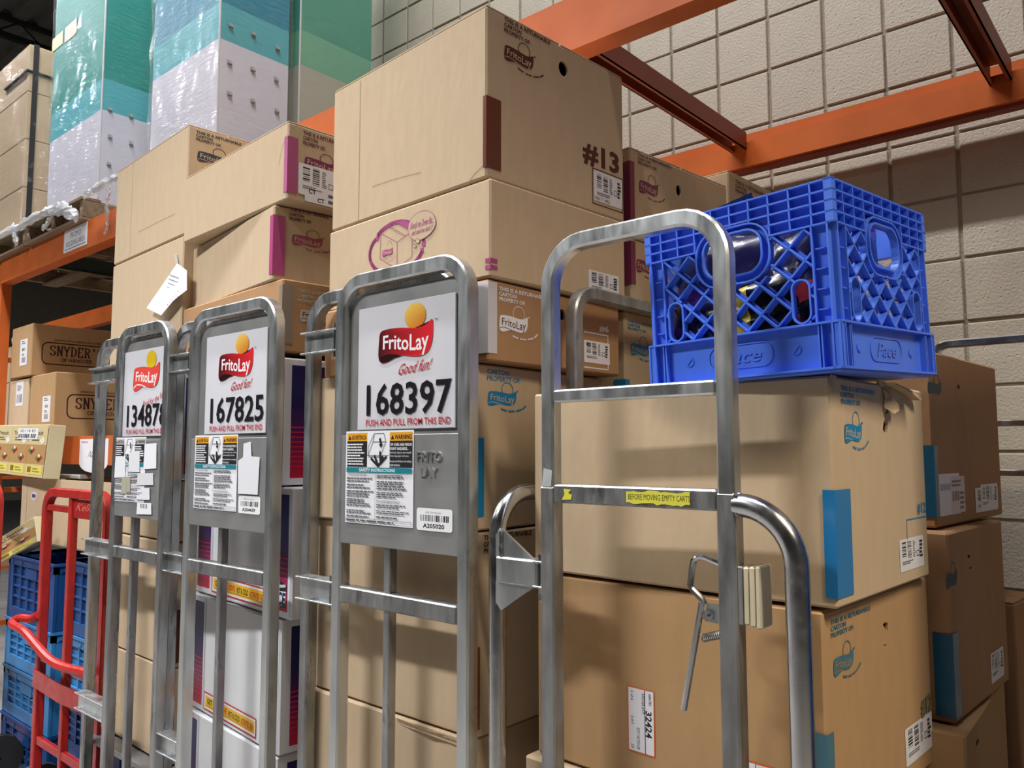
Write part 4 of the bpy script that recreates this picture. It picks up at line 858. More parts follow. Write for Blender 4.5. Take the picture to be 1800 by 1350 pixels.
# welded round bumper tube on the right, down to the base
xo = P4(1404, 1100)[0]; mb = MB(); zr = zj-.006
mb.tube([(xr+t/2-.004, 0, zr)]+[tuple(q) for q in arc((xo-.085, 0, zr-.085), .085, 90, 0, 10)]+[(xo, 0, .16)], .0175, 14); mb.build('side_tube', chrome, r, smooth=True)
for z in (zr+.014, zr-.014):
    mb = MB(); rnd = random.Random(9); mb.tube([(xr+t/2+.001, -.012+.024*i/8+rnd.uniform(-.001, .001), z+rnd.uniform(-.002, .002)) for i in range(9)], .004, 6); mb.build('weld_bead', chrome, r, smooth=True)
# left hoop of round tube running back beside the cartons
xh = P4(862, 1000)[0]; zh = P4(890, 851)[2]-.02; D = .62; rad = .08
mb = MB(); mb.tube([(xh, .02, .16)]+[tuple(q) for q in arc((xh, .02+rad, zh-rad), rad, 180, 90, 8, (0, 1, 0))]+[tuple(q) for q in arc((xh, D-rad, zh-rad), rad, 90, 0, 8, (0, 1, 0))]+[(xh, D, .16)], .0165, 12); mb.build('side_hoop', chrome, r, smooth=True)
mb = MB(); mb.tube([(xh, .22, .16), (xh, .22, zh-.004)], .008, 10); mb.build('hoop_bar', chrome, r, smooth=True)
zg = P4(905, 1005)[2]; mb = MB(); mb.bev(xh+.012, xl-t/2-.022, .0, .034, zg-.024, zg+.024, .003); mb.build('hinge_arm', galv, r)
for sg in (1, -1):
    mb = MB(); mb.add([(xh+.008, .006, zg+sg*.022), (xh+.008, .012, zg+sg*.022), (xl-t/2-.03, .006, zg+sg*.022), (xl-t/2-.03, .012, zg+sg*.022), (xh+.022, .006, zg+sg*.075), (xh+.022, .012, zg+sg*.075), (xh+.008, .006, zg+sg*.062), (xh+.008, .012, zg+sg*.062)], [(0, 2, 4, 6), (1, 7, 5, 3), (2, 3, 5, 4), (4, 5, 7, 6), (0, 1, 3, 2)]); mb.build('gusset', galv, r)
mb = MB(); rnd = random.Random(5); mb.tube([(xh+.022+rnd.uniform(-.001, .001), .004, zg+.07-.045*i/9) for i in range(10)], .0035, 6); mb.build('weld_bead', chrome, r, smooth=True)
mb = MB(); x = xl-t/2-.024
for s_ in (zg+.02, zg-.024): mb.bev(x-.006, xl-t/2+.001, -.002, .03, s_, s_+.004, .001)
mb.build('hinge_yoke', galv, r); mb = MB(); mb.tube([(x+.008, .012, zg-.05), (x+.008, .012, zg+.032)], .006, 10); mb.tube([(x+.008, .012, zg+.024), (x+.008, .012, zg+.034)], .01, 6); mb.tube([(x+.008, .012, zg-.045), (x+.008, .012, zg-.035)], .01, 6); mb.build('hinge_bolt', chrome, r)
# brake lever
L4 = lambda u, v, y=-.004: Vector((P4(u, v)[0], y, P4(u, v)[2]))
hp = [L4(1268, 990), L4(1242, 979), L4(1231, 978), L4(1222, 985), L4(1219, 1000), L4(1216, 1028), L4(1220, 1036), L4(1236, 1052), L4(1241, 1062)]
mb = MB(); mb.tube(hp, .0052, 8); lev = mb.build('brake_handle', chrome, r, smooth=True)
mb = MB(); mb.tube([L4(1238, 1058, -.007), L4(1206, 1245, -.007)], .0052, 8); mb.build('brake_lever', chrome, r, smooth=True)
mb = MB(); q = [L4(1243, 1060), L4(1270, 1064), L4(1271, 1098), L4(1248, 1093), L4(1241, 1085)]; mb.prism([(p.x, p.z) for p in q], lambda a, b, n: (a, n, b), -.002, .002); bp = mb.build('brake_bracket', galv, r)
c = L4(1247, 1081); mb = MB(); mb.tube([(c.x, -.014, c.z), (c.x, .006, c.z)], .005, 8); mb.tube([(c.x+.001, -.009, c.z), (c.x+.001, -.003, c.z)], .009, 6); mb.build('bolt', chrome, bp)
a, b = L4(1238, 1121), L4(1271, 1114); mb = MB(); n = 90; mb.tube([a+(b-a)*(i/n)+Vector((0, .006*math.cos(i*.7), .006*math.sin(i*.7))) for i in range(n+1)], .0011, 5); mb.build('spring', chrome, r, smooth=True)
a, b = L4(1309, 995), L4(1338, 1100); z0, z1 = L4(1320, 1098).z, L4(1320, 996).z
mb = MB(); mb.bev(xr+t/2+.001, xr+t/2+.008, -.012, .03, z0, z1, .001); mb.build('bumper_mount', galvw, r)
for i in range(3):
    mb = MB(); x = xr+t/2+.008+i*.009; mb.bev(x, x+.0085, -.010+.001*i, .032, z0-.002*i, z1+.001*i, .0025); mb.build('bumper_pad', rubber, r)
# upper side frame of square tube behind, seen through the handle
xs = -1.035+OX; y0 = 1.40-OY; zt = H+.352; D2 = .50
mb = MB(); rad = .06; mb.sweep([(xs, y0, .16)]+[tuple(q) for q in arc((xs, y0+rad, zt-rad), rad, 180, 90, 7, (0, 1, 0))]+[tuple(q) for q in arc((xs, y0+D2-rad, zt-rad), rad, 90, 0, 7, (0, 1, 0))]+[(xs, y0+D2, .16)], rsq(.03, .03), ref=(1, 0, 0)); mb.build('side_frame', galvw, r, smooth=True)
mb = MB(); mb.bev(xh-.016, xo+.016, -.016, .80, .145, .165, .003); mb.build('base_frame', galvw, r)
mb = MB(); mb.bev(xh+.03, xo-.01, .03, .60, .18, .2, .003); mb.build('shelf', plate, r)
for y in (.06, .56):
    mb = MB(); mb.bev(xh+.03, xo-.02, y, y+.024, .165, .18, .002); mb.build('shelf_support', galvw, r)
for x in (xh+.03, xo-.05):
    for y in (.05, .74): caster(r, x, y)

# ---- chrome cart by the wall at the right edge
r = thing('stock_cart', 'chrome cart frame with two bars in front of the block wall at right', 'cart', (0, 2.42, 0)); O6 = 2.42
a = PY(1655, 606, O6); zt = a.z; x0 = PY(1644, 640, O6).x; x1 = x0+.62
mb = MB(); mb.sweep(usq(x0, x1, .16, zt, .035, 5), rsq(.022, .022), ref=(0, 1, 0)); mb.build('frame', chrome, r, smooth=True)
for v in (744, 831):
    z = PY(1770, v, O6).z; mb = MB(); mb.bev(x0+.011, x1-.011, -.01, .01, z-.008, z+.008, .002); mb.build('crossbar', chrome, r)
mb = MB(); mb.bev(x0-.01, x1+.01, -.02, .3, .145, .165, .003); mb.build('base_frame', galvw, r)
for x in (x0+.04, x1-.04):
    for y in (.0, .26): caster(r, x, y)

# ------------------------------------------------------------------ milk crate
cw = .342; ch = .28
cr = thing('milk_crate', 'blue plastic milk crate full of snack bags on the front carton', 'crate', (-.386, 1.165, H+.1175), rot=(R(2.0), R(-.9), R(-6.8)))
def side_panel(f3, name):
    mb = MB(); w_, h = cw, ch; DP = .012; S0, S1 = -.0125, -.0098
    bx = lambda s0, s1, t0, t1, n0=-DP, n1=0: mb.add([f3(s, t_, n) for s in (s0, s1) for t_ in (t0, t1) for n in (n0, n1)], [(0, 1, 3, 2), (4, 6, 7, 5), (0, 4, 5, 1), (2, 3, 7, 6), (0, 2, 6, 4), (1, 5, 7, 3)])
    rim, bandt = .765*h, .245*h; c0, c1 = .105*w_, .895*w_; hx, hz, hw, hh = .5*w_, .735*h, .052, .041
    hole = rrect(hx-hw, hz-hh, hx+hw, hz+hh*.62, .026, 6); out = rrect(hx-hw-.016, hz-hh-.016, hx+hw+.016, hz+hh*.62+.012, .04, 6)
    # solid sheet of the rim with the hand hole left open
    def strip(a, b, z0, z1):                                    # rim sheet in thin upright strips, open over the hole
        n = 40
        for i in range(n):
            s0, s1 = a+(b-a)*i/n, a+(b-a)*(i+1)/n; m_ = (s0+s1)/2
            if abs(m_-hx) < hw+.001: bx(s0, s1, hz+hh*.62-.001, z1, S0, S1)
            else: bx(s0, s1, z0, z1, S0, S1)
    strip(0, w_, rim, h)
    bx(0, c0, bandt, rim, S0, S1); bx(c1, w_, bandt, rim, S0, S1); bx(0, w_, 0, bandt, S0, S1)
    for k in range(5):
        z = rim+(h-.002-rim)*k/4
        if hz-hh-.016 < z < hz+hh*.62+.012: bx(0, hx-hw-.014, z-.0013, z+.0013); bx(hx+hw+.014, w_, z-.0013, z+.0013)
        else: bx(0, w_, z-.0013, z+.0013)
    for k in range(11):
        s_ = w_*(k+.0)/10; s_ = min(max(s_, .0013), w_-.0013)
        if abs(s_-hx) < hw+.012: bx(s_-.0012, s_+.0012, hz+hh*.62+.01, h)
        else: bx(s_-.0012, s_+.0012, rim, h)
    # ring around the hand hole and the outer rib
    for o_, i_ in ((rrect(hx-hw-.003, hz-hh-.003, hx+hw+.003, hz+hh*.62+.003, .028, 6), hole), (out, rrect(hx-hw-.0135, hz-hh-.0135, hx+hw+.0135, hz+hh*.62+.0095, .038, 6))):
        n = len(o_)
        mb.add([f3(a, b, n_) for n_ in (-DP, 0) for l in (o_, i_) for a, b in l], [(i, (i+1) % n, 2*n+(i+1) % n, 2*n+i) for i in range(n)]+[(n+i, n+(i+1) % n, 3*n+(i+1) % n, 3*n+i) for i in range(n)]+[(2*n+i, 2*n+(i+1) % n, 3*n+(i+1) % n, 3*n+i) for i in range(n)])
    n = len(hole); mb.add([f3(a, b, S1) for l in (out, hole) for a, b in l], [(i, (i+1) % n, n+(i+1) % n, n+i) for i in range(n)])
    # oval slots low in the lattice corners
    sl = [(c0+.022, bandt+.036), (c1-.022, bandt+.036)]
    for sx, sz in sl:
        o_, i_ = rrect(sx-.0155, sz-.034, sx+.0155, sz+.034, .0152, 5), rrect(sx-.013, sz-.0315, sx+.013, sz+.0315, .0128, 5); n = len(o_)
        mb.add([f3(a, b, n_) for n_ in (-DP, 0) for l in (o_, i_) for a, b in l], [(i, (i+1) % n, 2*n+(i+1) % n, 2*n+i) for i in range(n)]+[(n+i, n+(i+1) % n, 3*n+(i+1) % n, 3*n+i) for i in range(n)]+[(2*n+i, 2*n+(i+1) % n, 3*n+(i+1) % n, 3*n+i) for i in range(n)])
    # diagonal lattice
    def inside(a, b):
        if abs(a-hx) < hw+.014 and hz-hh-.014 < b: return True
        return any(abs(a-sx) < .0145 and abs(b-sz) < .032 for sx, sz in sl)
    for sg in (1, -1):
        for k in range(-8, 16):
            b0 = k*.047; run = None; N_ = 120
            for i in range(N_+1):
                a = c0+(c1-c0)*i/N_; b = (bandt+b0+(a-c0)*.92) if sg > 0 else (rim-b0-(a-c0)*.92); ok = bandt <= b <= rim and not inside(a, b) and i < N_
                if ok and run is None: run = (a, b)
                if (not ok) and run is not None:
                    p, q_ = Vector(run), Vector((a, min(max(b, bandt), rim))); t_ = (q_-p)
                    if t_.length > .004:
                        t_.normalize(); m_ = Vector((-t_.y, t_.x))*.0015; m2 = Vector((-t_.y, t_.x))*.0052
                        mb.prism([tuple(z) for z in (p-m_, q_-m_, q_+m_, p+m_)], f3, -DP, -.001); mb.prism([tuple(z) for z in (p-m2, q_-m2, q_+m2, p+m2)], f3, -DP, -DP+.0022)
                    run = None
    for a in (c0, c1): bx(a-.0012, a+.0012, bandt, rim)
    bx(0, w_, bandt-.0016, bandt+.0016, -DP, .002); bx(0, w_, 0, .0035, -DP, .002)
    for a in (.001, .035*w_, .965*w_, w_-.001): bx(a-.0012, a+.0012, 0, bandt, -DP, .002)
    for a in (.085*w_, .1*w_, .9*w_, .915*w_): bx(a-.0011, a+.0011, 0, bandt, -DP, 0)
    for k in range(4):
        z = bandt+.02+k*.03; bx(c0-.018, c0-.004, z-.0009, z+.0009, -DP, -.002); bx(c1+.004, c1+.018, z-.0009, z+.0009, -DP, -.002)
    o = mb.build(name, blue, cr)
    # raised oval, lettering and pins on the solid band
    e = MB(); o_, i_ = rrect(.33*w_, .055*h, .67*w_, .195*h, .018, 5), rrect(.336*w_, .062*h, .664*w_, .188*h, .016, 5); n = len(o_)
    e.add([f3(a, b, n_) for n_ in (S1, S1+.0015) for l in (o_, i_) for a, b in l], [(i, (i+1) % n, 2*n+(i+1) % n, 2*n+i) for i in range(n)]+[(n+i, n+(i+1) % n, 3*n+(i+1) % n, 3*n+i) for i in range(n)]+[(2*n+i, 2*n+(i+1) % n, 3*n+(i+1) % n, 3*n+i) for i in range(n)])
    vs, fs, a0, a1, b0, b1 = glyphs('Pace', .012); e.add([f3(w_*(.40+.2*(x-a0)/(a1-a0))+.01*(y-b0)/(b1-b0), h*(.085+.08*(y-b0)/(b1-b0)), S1+.0016) for x, y in vs], fs); e.build('raised_lettering', blue, o)
    for a in (.22, .78):
        e = MB(); e.prism(ell(a*w_, .125*h, .0085, .0085, 14), f3, S1, S1+.0015); e.prism([(a*w_-.0055, .125*h-.0045), (a*w_-.0035, .125*h-.006), (a*w_+.0055, .125*h+.0045), (a*w_+.0035, .125*h+.006)], f3, S1+.0015, S1+.003); e.build('moulded_pin', blue, o)
    return o
side_panel(lambda s, t_, n: (-cw+s, -n, t_), 'side_panel'); side_panel(lambda s, t_, n: (n, s, t_), 'side_panel')
side_panel(lambda s, t_, n: (-s, cw+n, t_), 'side_panel'); side_panel(lambda s, t_, n: (-cw-n, cw-s, t_), 'side_panel')
mb = MB(); mb.bev(-cw+.004, -.004, .004, cw-.004, -.004, .004, .002); mb.build('base', blue, cr)
# snack bags
def bag(label, loc, rot, w_, h, th, c0, c1, c2, words='', parent=None, seed=0):
    o_ = thing('snack_bag', label, 'snack bag', loc, rot=tuple(R(a) for a in rot), group=None); rnd = random.Random(seed); nx, ny = 12, 14; mb = MB()
    for sg in (1, -1):
        V = []
        for j in range(ny+1):
            for i in range(nx+1):
                a, b = 2*i/nx-1, 2*j/ny-1; f = max(0, 1-a**4)*max(0, 1-abs(b)**3.0)
                z = sg*th/2*f**.6*(1+.0*a)+rnd.uniform(-.004, .004)*f
                V.append((a*w_/2*(1-.06*f), z, b*h/2))
        b0 = len(mb.v); F = []; C = []
        for j in range(ny):
            for i in range(nx):
                t = j/ny; c = c0 if t > .55 else (c1 if t > .36 or (i+j) % 5 == 0 else c2)
                mb.add([], []); mb.f.append(tuple(b0+k for k in (j*(nx+1)+i, j*(nx+1)+i+1, (j+1)*(nx+1)+i+1, (j+1)*(nx+1)+i))); mb.c.append(c); mb.m.append(0)
        mb.v += V
    mb.build('pouch', foil, o_, smooth=True)
    for s_ in (1, -1):
        e = MB(); z = s_*h/2
        for k in range(14):
            x0 = -w_/2+w_*k/14; e.add([(x0, .001*(-1)**k, z), (x0+w_/14, -.001*(-1)**k, z), (x0+w_/14, -.001*(-1)**k, z+s_*.014), (x0, .001*(-1)**k, z+s_*.014)], [(0, 1, 2, 3)], c0)
        e.build('crimped_seal', foil, o_, fix=False)
    if words:
        dd = Dec(o_, (0, -th/2, 0), (1, 0, 0), (0, 0, 1), (0, -1, 0), .004); dd.text(words, -w_*.3, 0, w_*.3, h*.13, hexc('#e8e8ee'), bold=.03, shear=.1)
        for k in range(7): dd.poly(ell(-w_*.28+k*w_*.09, -h*.12, w_*.03, w_*.03, 8), hexc('#e0e0e8'))
        dd.build('pouch_print', foil)
C1, C2, C3, C4, C5, C6 = hexc('#14123f'), hexc('#3a1a66'), hexc('#0c0c14'), hexc('#8c2430'), hexc('#d0b83a'), hexc('#c9cad4')
cz = H+.1175
bag('navy and purple snack bag leaning behind the crate hand hole', (-.625, 1.262, cz+.135), (-6, 12, -10), .19, .24, .05, C1, C2, C3, '', seed=1)
bag('dark blue glossy snack bag standing above the crate rim', (-.635, 1.335, cz+.20), (8, -14, 4), .16, .22, .045, hexc('#1a2a6a'), C6, C1, '', seed=2)
bag('black snack bag with yellow flash in the crate front', (-.555, 1.225, cz+.085), (-4, 78, -8), .13, .20, .03, C3, C5, C1, '', seed=3)
bag('purple snack bag with pale back print at the right of the crate', (-.428, 1.345, cz+.145), (0, 6, 82), .17, .24, .035, C2, C6, hexc('#d5d6de'), '', seed=4)
bag('dark red and navy snack bag near the crate corner', (-.478, 1.232, cz+.12), (-6, -14, -9), .12, .21, .03, C1, C4, C3, '', seed=5)
bag('navy snack bag standing at the back left of the crate', (-.645, 1.43, cz+.14), (-6, 10, 8), .18, .24, .05, C1, C3, C6, '', seed=6)
bag('black snack bag standing at the back right of the crate', (-.485, 1.44, cz+.135), (6, -8, -14), .18, .23, .05, C3, C1, C2, '', seed=7)
bag('plum snack bag wedged in the middle of the crate', (-.545, 1.345, cz+.125), (-10, 4, 30), .17, .22, .05, hexc('#3a1030'), C3, C1, '', seed=8)
# ------------------------------------------------------------------ goods on the left
SB = hexc('#3c1812')
SER = {'S': [[(.9, .78), (.82, .93), (.55, 1), (.25, .95), (.12, .78), (.2, .6), (.5, .5), (.8, .4), (.92, .22), (.78, .05), (.5, 0), (.2, .06), (.1, .22)]],
       'N': [[(.18, 0), (.18, 1)], [(.18, 1), (.85, 0)], [(.85, 0), (.85, 1)]], 'Y': [[(.08, 1), (.5, .45)], [(.92, 1), (.5, .45)], [(.5, .45), (.5, 0)]],
       'D': [[(.2, 0), (.2, 1)], [(.2, 1), (.55, .98), (.85, .8), (.92, .5), (.85, .2), (.55, .02), (.2, 0)]], 'E': [[(.2, 0), (.2, 1)], [(.2, 1), (.85, 1), (.85, .85)], [(.2, .5), (.65, .5)], [(.2, 0), (.88, 0), (.88, .16)]],
       'R': [[(.2, 0), (.2, 1)], [(.2, 1), (.6, 1), (.82, .88), (.82, .65), (.6, .52), (.2, .52)], [(.5, .52), (.9, 0)]], "'": [[(.5, 1), (.5, .75)]]}
FEET = {'N': [(.18, 0), (.18, 1), (.85, 1)], 'Y': [(.08, 1), (.92, 1), (.5, 0)], 'D': [(.2, 0), (.2, 1)], 'E': [(.2, 0), (.2, 1)], 'R': [(.2, 0), (.2, 1), (.9, 0)]}
def serif(d, t, x0, y0, x1, y1, col):
    wl = (x1-x0)/len(t)
    for i, c in enumerate(t):
        X = lambda a: x0+wl*(i+.08+.84*a); Y = lambda b: y0+(y1-y0)*b
        for st in SER[c]:
            for p, q in zip(st[:-1], st[1:]): d.line([(X(p[0]), Y(p[1])), (X(q[0]), Y(q[1]))], wl*(.2 if abs(p[0]-q[0]) < abs(p[1]-q[1]) else .12), col)
        for a, b in FEET.get(c, []): d.line([(X(a-.17), Y(b)), (X(a+.17), Y(b))], (y1-y0)*.07, col)
def snyder(B, ul, vt, vb, lu0, lu1, lv0, lv1):
    d = B.R(); x0, y1 = d.px(ul, vt); y0 = d.px(ul, vb)[1]; Q = y1-y0; W = Q*2.9
    d.line(rrect(x0, y0, x0+W, y1, Q*.25, 4), Q*.05, SB, True); serif(d, "SNYDER'S", x0+.1*W, y0+.42*Q, x0+.93*W, y0+.86*Q, SB)
    d.text('OF HANOVER', x0+.27*W, y0+.14*Q, x0+.75*W, y0+.33*Q, SB); d.text("America's Pretzel Bakery Since 1909", x0+.17*W, y0+1.06*Q, x0+.88*W, y0+1.2*Q, SB); d.build('brand_print', INK, 'dark brown framed lettering')
    d = B.F(); x0, y1 = d.px(lu0, lv0); x1 = d.px(lu1, lv0)[0]; y0 = d.px(lu0, lv1)[1]; W, Q = x1-x0, y1-y0; d.rect(x0, y0, x1, y1, WHT); d.bars(x0+.3*W, y0+.1*Q, x0+.8*W, y0+.3*Q, n=16); d.bars(x0+.3*W, y0+.55*Q, x0+.7*W, y0+.66*Q, n=12); d.lines(x0+.2*W, y0+.8*Q, x0+.8*W, y0+.95*Q, 2); d.lines(x0+.3*W, y0+.36*Q, x0+.7*W, y0+.46*Q, 2); d.build('stock_label', LAB)
B = carton('brown SNYDER\'S carton, upper one on the left rack shelf', -5.165, 1.66, .752, .442, .36, .62, -1, kraft2); snyder(B, 75, 601, 639, 36.5, 49, 598, 643)
B = carton('brown SNYDER\'S carton with a dented side, lower one on the shelf', -4.775, 1.66, .440, .079, .42, .62, -2, kraft2); snyder(B, 119, 693, 735, 75.5, 89.5, 697, 742)
B = carton('kraft carton left of the lower pretzel carton with a paper label', -5.215, 1.67, .43, .079, .36, .5, -1, kraft); d = B.F(); a, b = d.px(29.5, 672), d.px(40, 713); d.rect(a[0], b[1], b[0], a[1], WHT); d.bars(a[0]+.02, b[1]+.02, b[0]-.02, b[1]+.07, n=14); d.lines(a[0]+.02, b[1]+.09, b[0]-.02, a[1]-.02, 5); d.build('stock_label', LAB)
B = carton('plain kraft carton at the left edge beside the upper pretzel carton', -5.63, 1.70, .66, .43, .3, .45, -3, kraft)
B = carton('plain kraft carton at the left edge of the shelf', -5.65, 1.70, .428, .079, .3, .45, -3, kraft)
mb = MB(); rnd = random.Random(8); n, k = 14, 9; V = []
for j in range(k):
    t = j/(k-1); rr = math.sin(math.pi*(.12+.8*t))**.5
    for i in range(n): a = 2*math.pi*i/n; V.append((.2*rr*math.copysign(abs(math.cos(a))**.7, math.cos(a))+rnd.uniform(-.006, .006), .17*rr*math.copysign(abs(math.sin(a))**.7, math.sin(a)), .15*t+rnd.uniform(-.004, .004)*(j > 0)))
mb.add(V, [(j*n+i, j*n+(i+1) % n, (j+1)*n+(i+1) % n, (j+1)*n+i) for j in range(k-1) for i in range(n)]+[tuple(range(n)), tuple((k-1)*n+i for i in range(n))])
tag(mb.build('cream_sack', creamc, None, smooth=True, loc=(-5.86, 1.95, H+.662)), 'cream paper sack lying on the carton at the left edge', 'sack')

# ---- folding totes, two stacks
def tote(label, x, y, zb, h, m, w_=.58, d_=.40, grid=True):
    r = thing('tote', label, 'tote', (x, y, zb+H), 0, 'folding totes'); t = .004
    mb = MB(); mb.bev(-w_+.012, -.012, .012, d_-.012, 0, .012, .003); mb.build('tote_floor', m, r)
    mb = MB(); zr = h-.045
    for f3, L in ((lambda a, b, n: (-w_+a, -n, b), w_), (lambda a, b, n: (n, a, b), d_), (lambda a, b, n: (-a, d_+n, b), w_), (lambda a, b, n: (-w_-n, d_-a, b), d_)):
        mb = MB(); bx = lambda a0, a1, b0, b1, n0, n1: mb.add([f3(a, b, n) for a in (a0, a1) for b in (b0, b1) for n in (n0, n1)], [(0, 1, 3, 2), (4, 6, 7, 5), (0, 4, 5, 1), (2, 3, 7, 6), (0, 2, 6, 4), (1, 5, 7, 3)])
        bx(0, L, zr, h, -.02, 0); bx(0, L, h-.012, h, -.02, .006); bx(0, L, .0, .05, -.012, -.002); bx(.0, .06, .05, zr, -.014, -.002); bx(L-.06, L, .05, zr, -.014, -.002)
        if grid:
            bx(.06, L-.06, .05, zr, -.016, -.013)
            for i in range(1, 5): a = .06+(L-.12)*i/5; bx(a-.006, a+.006, .05, zr, -.013, -.003)
            for i in range(1, 4): b = .05+(zr-.05)*i/4; bx(.06, L-.06, b-.004, b+.004, -.013, -.005)
            bx(L*.38, L*.62, zr-.05, zr-.005, -.013, -.001)
        for a in (.1, .3, .7, .9): bx(a*L-.012, a*L+.012, zr+.008, zr+.022, 0, .004)
        mb.build('tote_side', m, r)
    return r
xA, xB, yA = PY(97, 1000, 1.36).x, -3.13, 1.36
hz = [(-.49, -.78, blued), (-.782, -1.00, bluel), (-1.002, -1.22, bluel), (-1.222, -1.45, blued)]
for lab, (zt, zb, m) in zip(('dark blue folding tote, top of the far left stack', 'light blue folding tote, second in the far left stack', 'light blue folding tote, third in the far left stack', 'dark blue folding tote at the floor of the far left stack'), hz): tote(lab, xA, yA, zb, zt-zb, m)
hz = [(-.46, -.76, blued), (-.762, -1.02, bluel), (-1.022, -1.24, blued), (-1.242, -1.45, blued)]
for lab, (zt, zb, m) in zip(('dark blue folding tote behind the red hand truck, topmost', 'light blue folding tote behind the red hand truck', 'dark blue folding tote under the light one behind the red hand truck', 'dark blue folding tote on the floor behind the red hand truck'), hz): tote(lab, xB, yA+.01, zb, zt-zb, m)
# ---- kraft bin standing on the totes, snack boxes
r = thing('open_carton', 'wide open kraft bin on the blue totes under the orange shelf beam', 'carton', (-3.42, 1.52, H-.458)); w_, h = 1.35, .32
for x0, x1, y0, y1 in ((-w_, 0, 0, .006), (-w_, 0, .27, .276), (-w_, -w_+.006, .006, .27), (-.006, 0, .006, .27)):
    mb = MB(); mb.bev(x0, x1, y0, y1, 0, h, .001); mb.build('carton_wall', kraft, r)
mb = MB(); mb.box(-w_, 0, 0, .276, -.001, .004); mb.build('carton_floor', kraft, r)
d = Dec(r, (0, 0, 0), (1, 0, 0), (0, 0, 1), (0, -1, 0)); a = d.px(49, 840); d.line([(a[0], .01), (a[0], h-.01)], .002, hexc('#8a6c48')); a = d.px(60, 872)
d.poly(ell(a[0], a[1], .045, .022, 14), hexc('#d9d6da')); d.rect(a[0]-.03, a[1]-.008, a[0]+.012, a[1]+.01, hexc('#2a4a9a')); d.poly(ell(a[0]+.012, a[1], .016, .01, 8), hexc('#b8482c')); d.build('torn_sticker', LAB, 'torn white sticker with blue')
def tris(label, loc, rot, w_, dp, h, face=True, end=True, n=3):
    o = thing('cracker_box', label, 'cracker box', loc, rot=tuple(R(a) for a in rot)); cr_ = hexc('#cdbf8e'); mb = MB(); mb.bev(-w_/2, w_/2, 0, dp, 0, h, .002, col=hexc('#cfc49c')); mb.build('box_body', LAB, o)
    d = Dec(o, (0, 0, 0), (1, 0, 0), (0, 0, 1), (0, -1, 0), .001)
    for i in range(n):
        x0 = -w_/2+w_*i/n; W = w_/n; d.rect(x0+.003, .003, x0+W-.003, h-.003, hexc('#cbb98a')); d.rect(x0+.003, h*.25, x0+W-.003, h*.62, hexc('#b08a58'))
        d.text('Triscuit', x0+.12*W, h*.8, x0+.75*W, h*.88, hexc('#3a2c1c'), bold=.02); d.lines(x0+.2*W, h*.68, x0+.7*W, h*.77, 2, hexc('#5a4a34'))
        for cx, cy, s_ in ((.25, .52, 1), (.68, .38, 1)):
            X, Z = x0+W*cx, h*cy; d.poly([(X-.2*W, Z-.02*h), (X, Z-.1*h), (X+.2*W, Z), (X, Z+.07*h)], hexc('#8a5a30'))
            for k in range(4): a = k*1.6; d.poly(ell(X+.08*W*math.cos(a), Z+.03*h*math.sin(a), .06*W, .035*h, 8), hexc(('#b03428', '#e0d8c8', '#6a8a3a', '#5a2434')[k]))
        d.poly([(x0+.6*W, h*.7), (x0+.75*W, h*.62), (x0+.9*W, h*.68), (x0+.78*W, h*.78)], hexc('#dcd8cc')); d.rect(x0+.1*W, h*.06, x0+.92*W, h*.22, hexc('#d8cc62')); d.rect(x0+.14*W, h*.09, x0+.34*W, h*.2, hexc('#8a6a1c'))
        d.lines(x0+.42*W, h*.09, x0+.88*W, h*.19, 2, hexc('#8a8040'))
    if n == 3:
        d.rect(-.04, h*.72, w_*.33, h*.93, hexc('#e4e2e4')); d.bars(-.03, h*.74, w_*.3, h*.82, n=30); d.text('00114 83', -.01, h*.85, w_*.28, h*.91, BLK)
    d.build('box_print', LAB, 'cracker pictures on cream card'); return o
e = PY(45, 832, 1.50)
tris('shrink-wrapped trio of cream cracker boxes leaning on the kraft bin', (e.x-.05, 1.47, H-.125), (-4, 1, -2), .86, .075, .265)
mb = MB(); rnd = random.Random(2); mb.bev(-.33, .33, 0, .10, 0, .022, .004); tag(mb.build('flat_packet', creamc, None, loc=(e.x+.10, 1.60, H-.138)), 'flat cream packet lying under the cracker boxes', 'packet')
a = PY(50, 930, 1.40); tris('cream cracker box tilted on the dark blue tote', (a.x-.02, 1.36, H-.485), (0, -20, 8), .40, .06, .12, n=1)

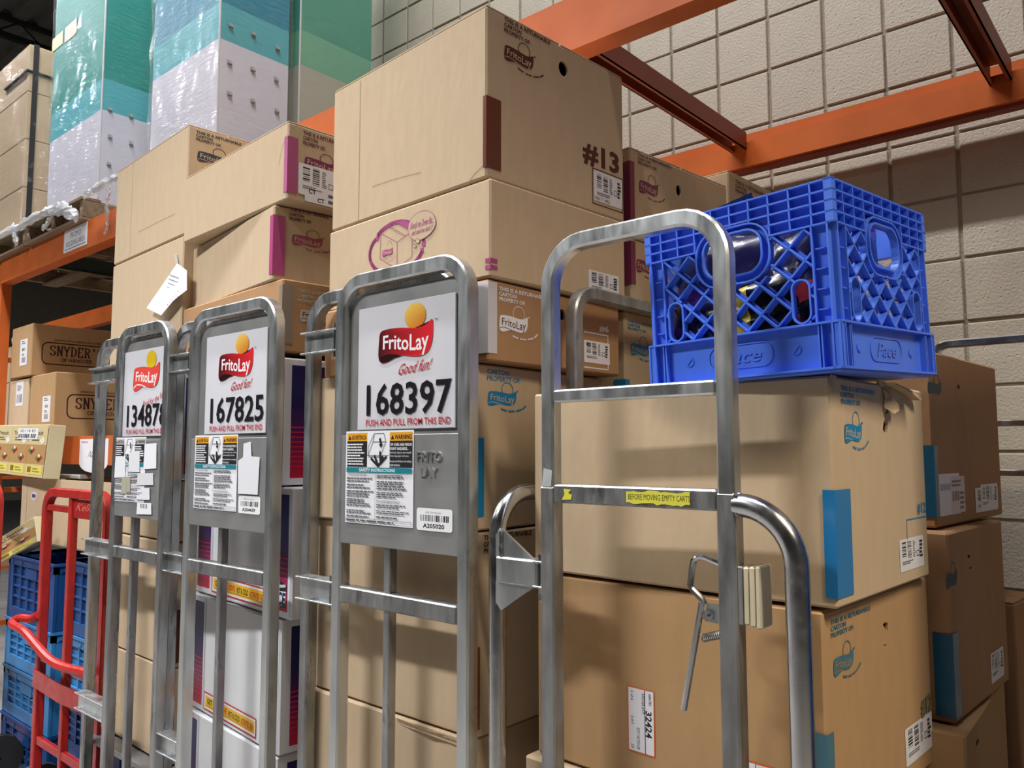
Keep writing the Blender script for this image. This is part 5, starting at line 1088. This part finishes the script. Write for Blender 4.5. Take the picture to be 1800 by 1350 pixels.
# ---- red hand truck
def handtruck(label, dx, dy=0):
    Y = 1.235; p = PY(84, 890, Y); r = thing('hand_truck', label, 'hand truck', (p.x+dx, Y+dy, 0)); t = .034
    z1 = PY(110, 866, Y).z; x1 = PY(192, 900, Y).x-p.x
    mb = MB(); mb.sweep(usq(0, x1, .12, z1, .08), rsq(t, t), ref=(0, 1, 0)); mb.build('frame', redp, r, smooth=True)
    xi = PY(128, 900, Y).x-p.x
    mb = MB(); mb.bev(xi-.014, xi+.014, -.012, .016, .12, z1-t/2, .003); mb.build('upright_bar', redp, r)
    zb = PY(100, 893, Y).z; mb = MB(); mb.bev(.017, xi-.014, -.01, .01, zb-.012, zb+.012, .002); mb.build('crosspiece', redp, r)
    za, zc = PY(160, 880, Y).z, PY(160, 914, Y).z; mb = MB(); mb.bev(xi+.014, x1-.017, -.004, .004, zc, za, .001); pl = mb.build('name_plate', redp, r)
    d = Dec(r, (0, -.004, 0), (1, 0, 0), (0, 0, 1), (0, -1, 0), .001); d.text("Kellogg's", xi+.03, zc+.02, x1-.03, za-.012, hexc('#e06a5e'), bold=.008, shear=.15); d.build('script_lettering', INK, 'raised red script lettering')
    z = PY(120, 1215, Y).z; mb = MB(); mb.add([(x, y, q) for x, y in ((-.017, -.02), (x1*.5, -.034), (x1+.017, -.02), (x1+.017, -.016), (x1*.5, -.03), (-.017, -.016)) for q in (z-.035, z+.035)], [(0, 2, 3, 1), (2, 4, 5, 3), (6, 8, 9, 7), (8, 10, 11, 9)]); mb.build('curved_brace', redp, r)
    zl = PY(80, 1095, Y).z; pts = [(0, -.017, zl+.03), (-.03, -.03, zl+.012), (-.10, -.045, zl+.008), (-.13, -.06, zl-.004), (-.10, -.075, zl-.012), (.03, -.085, zl-.012), (.10, -.085, zl-.022), (.28, -.07, zl-.085), (.40, -.055, zl-.10), (x1, -.03, zl-.095)]
    P = crom([(a, b) for a, b, c in pts], 4, False); Z = crom([(c, 0) for a, b, c in pts], 4, False); mb = MB(); mb.tube([(a[0], a[1], b[0]) for a, b in zip(P, Z)], .017, 10); mb.build('loop_handle', redp, r, smooth=True)
    for z in (.3, .62):
        mb = MB(); mb.bev(.017, x1-.017, -.01, .01, z, z+.03, .002); mb.build('crosspiece', redp, r)
    mb = MB(); mb.bev(0, x1, -.25, .01, .012, .022, .002); mb.build('toe_plate', redp, r)
    mb = MB(); mb.bev(-.01, .03, -.012, .06, .02, .14, .003); mb.bev(x1-.03, x1+.01, -.012, .06, .02, .14, .003); mb.build('axle_bracket', redp, r)
    for x in (-.05, x1+.05):
        mb = MB(); mb.tube([(x-.02, .03, .1), (x+.02, .03, .1)], .1, 18); mb.build('wheel', black, r, smooth=True)
    mb = MB(); mb.tube([(-.07, .03, .1), (x1+.07, .03, .1)], .01, 8); mb.build('axle', galv, r); return r
handtruck('red steel hand truck with loop handle and script name plate', 0)
h2 = PY(1, 900, 1.235).x-PY(192, 900, 1.235).x; handtruck('second red hand truck, only its right tube showing at the left edge', h2-.03, .0)
bag('green snack bag on the base of the first cart', (-2.62, 1.25, .26), (-20, 10, 10), .18, .17, .06, hexc('#3f8a1c'), hexc('#7ab83a'), hexc('#2c6a14'), '', seed=12)

# unseen tote stack added past the right edge to shade the lower right cartons
for i, n_ in enumerate(('bottom', 'second', 'third', 'fourth', 'fifth', 'sixth', 'top')): tote('added unseen dark blue tote, %s of the shading stack beyond the right edge' % n_, .56, 1.42, -1.45+.3*i, .298, blued, w_=.60, d_=.46)
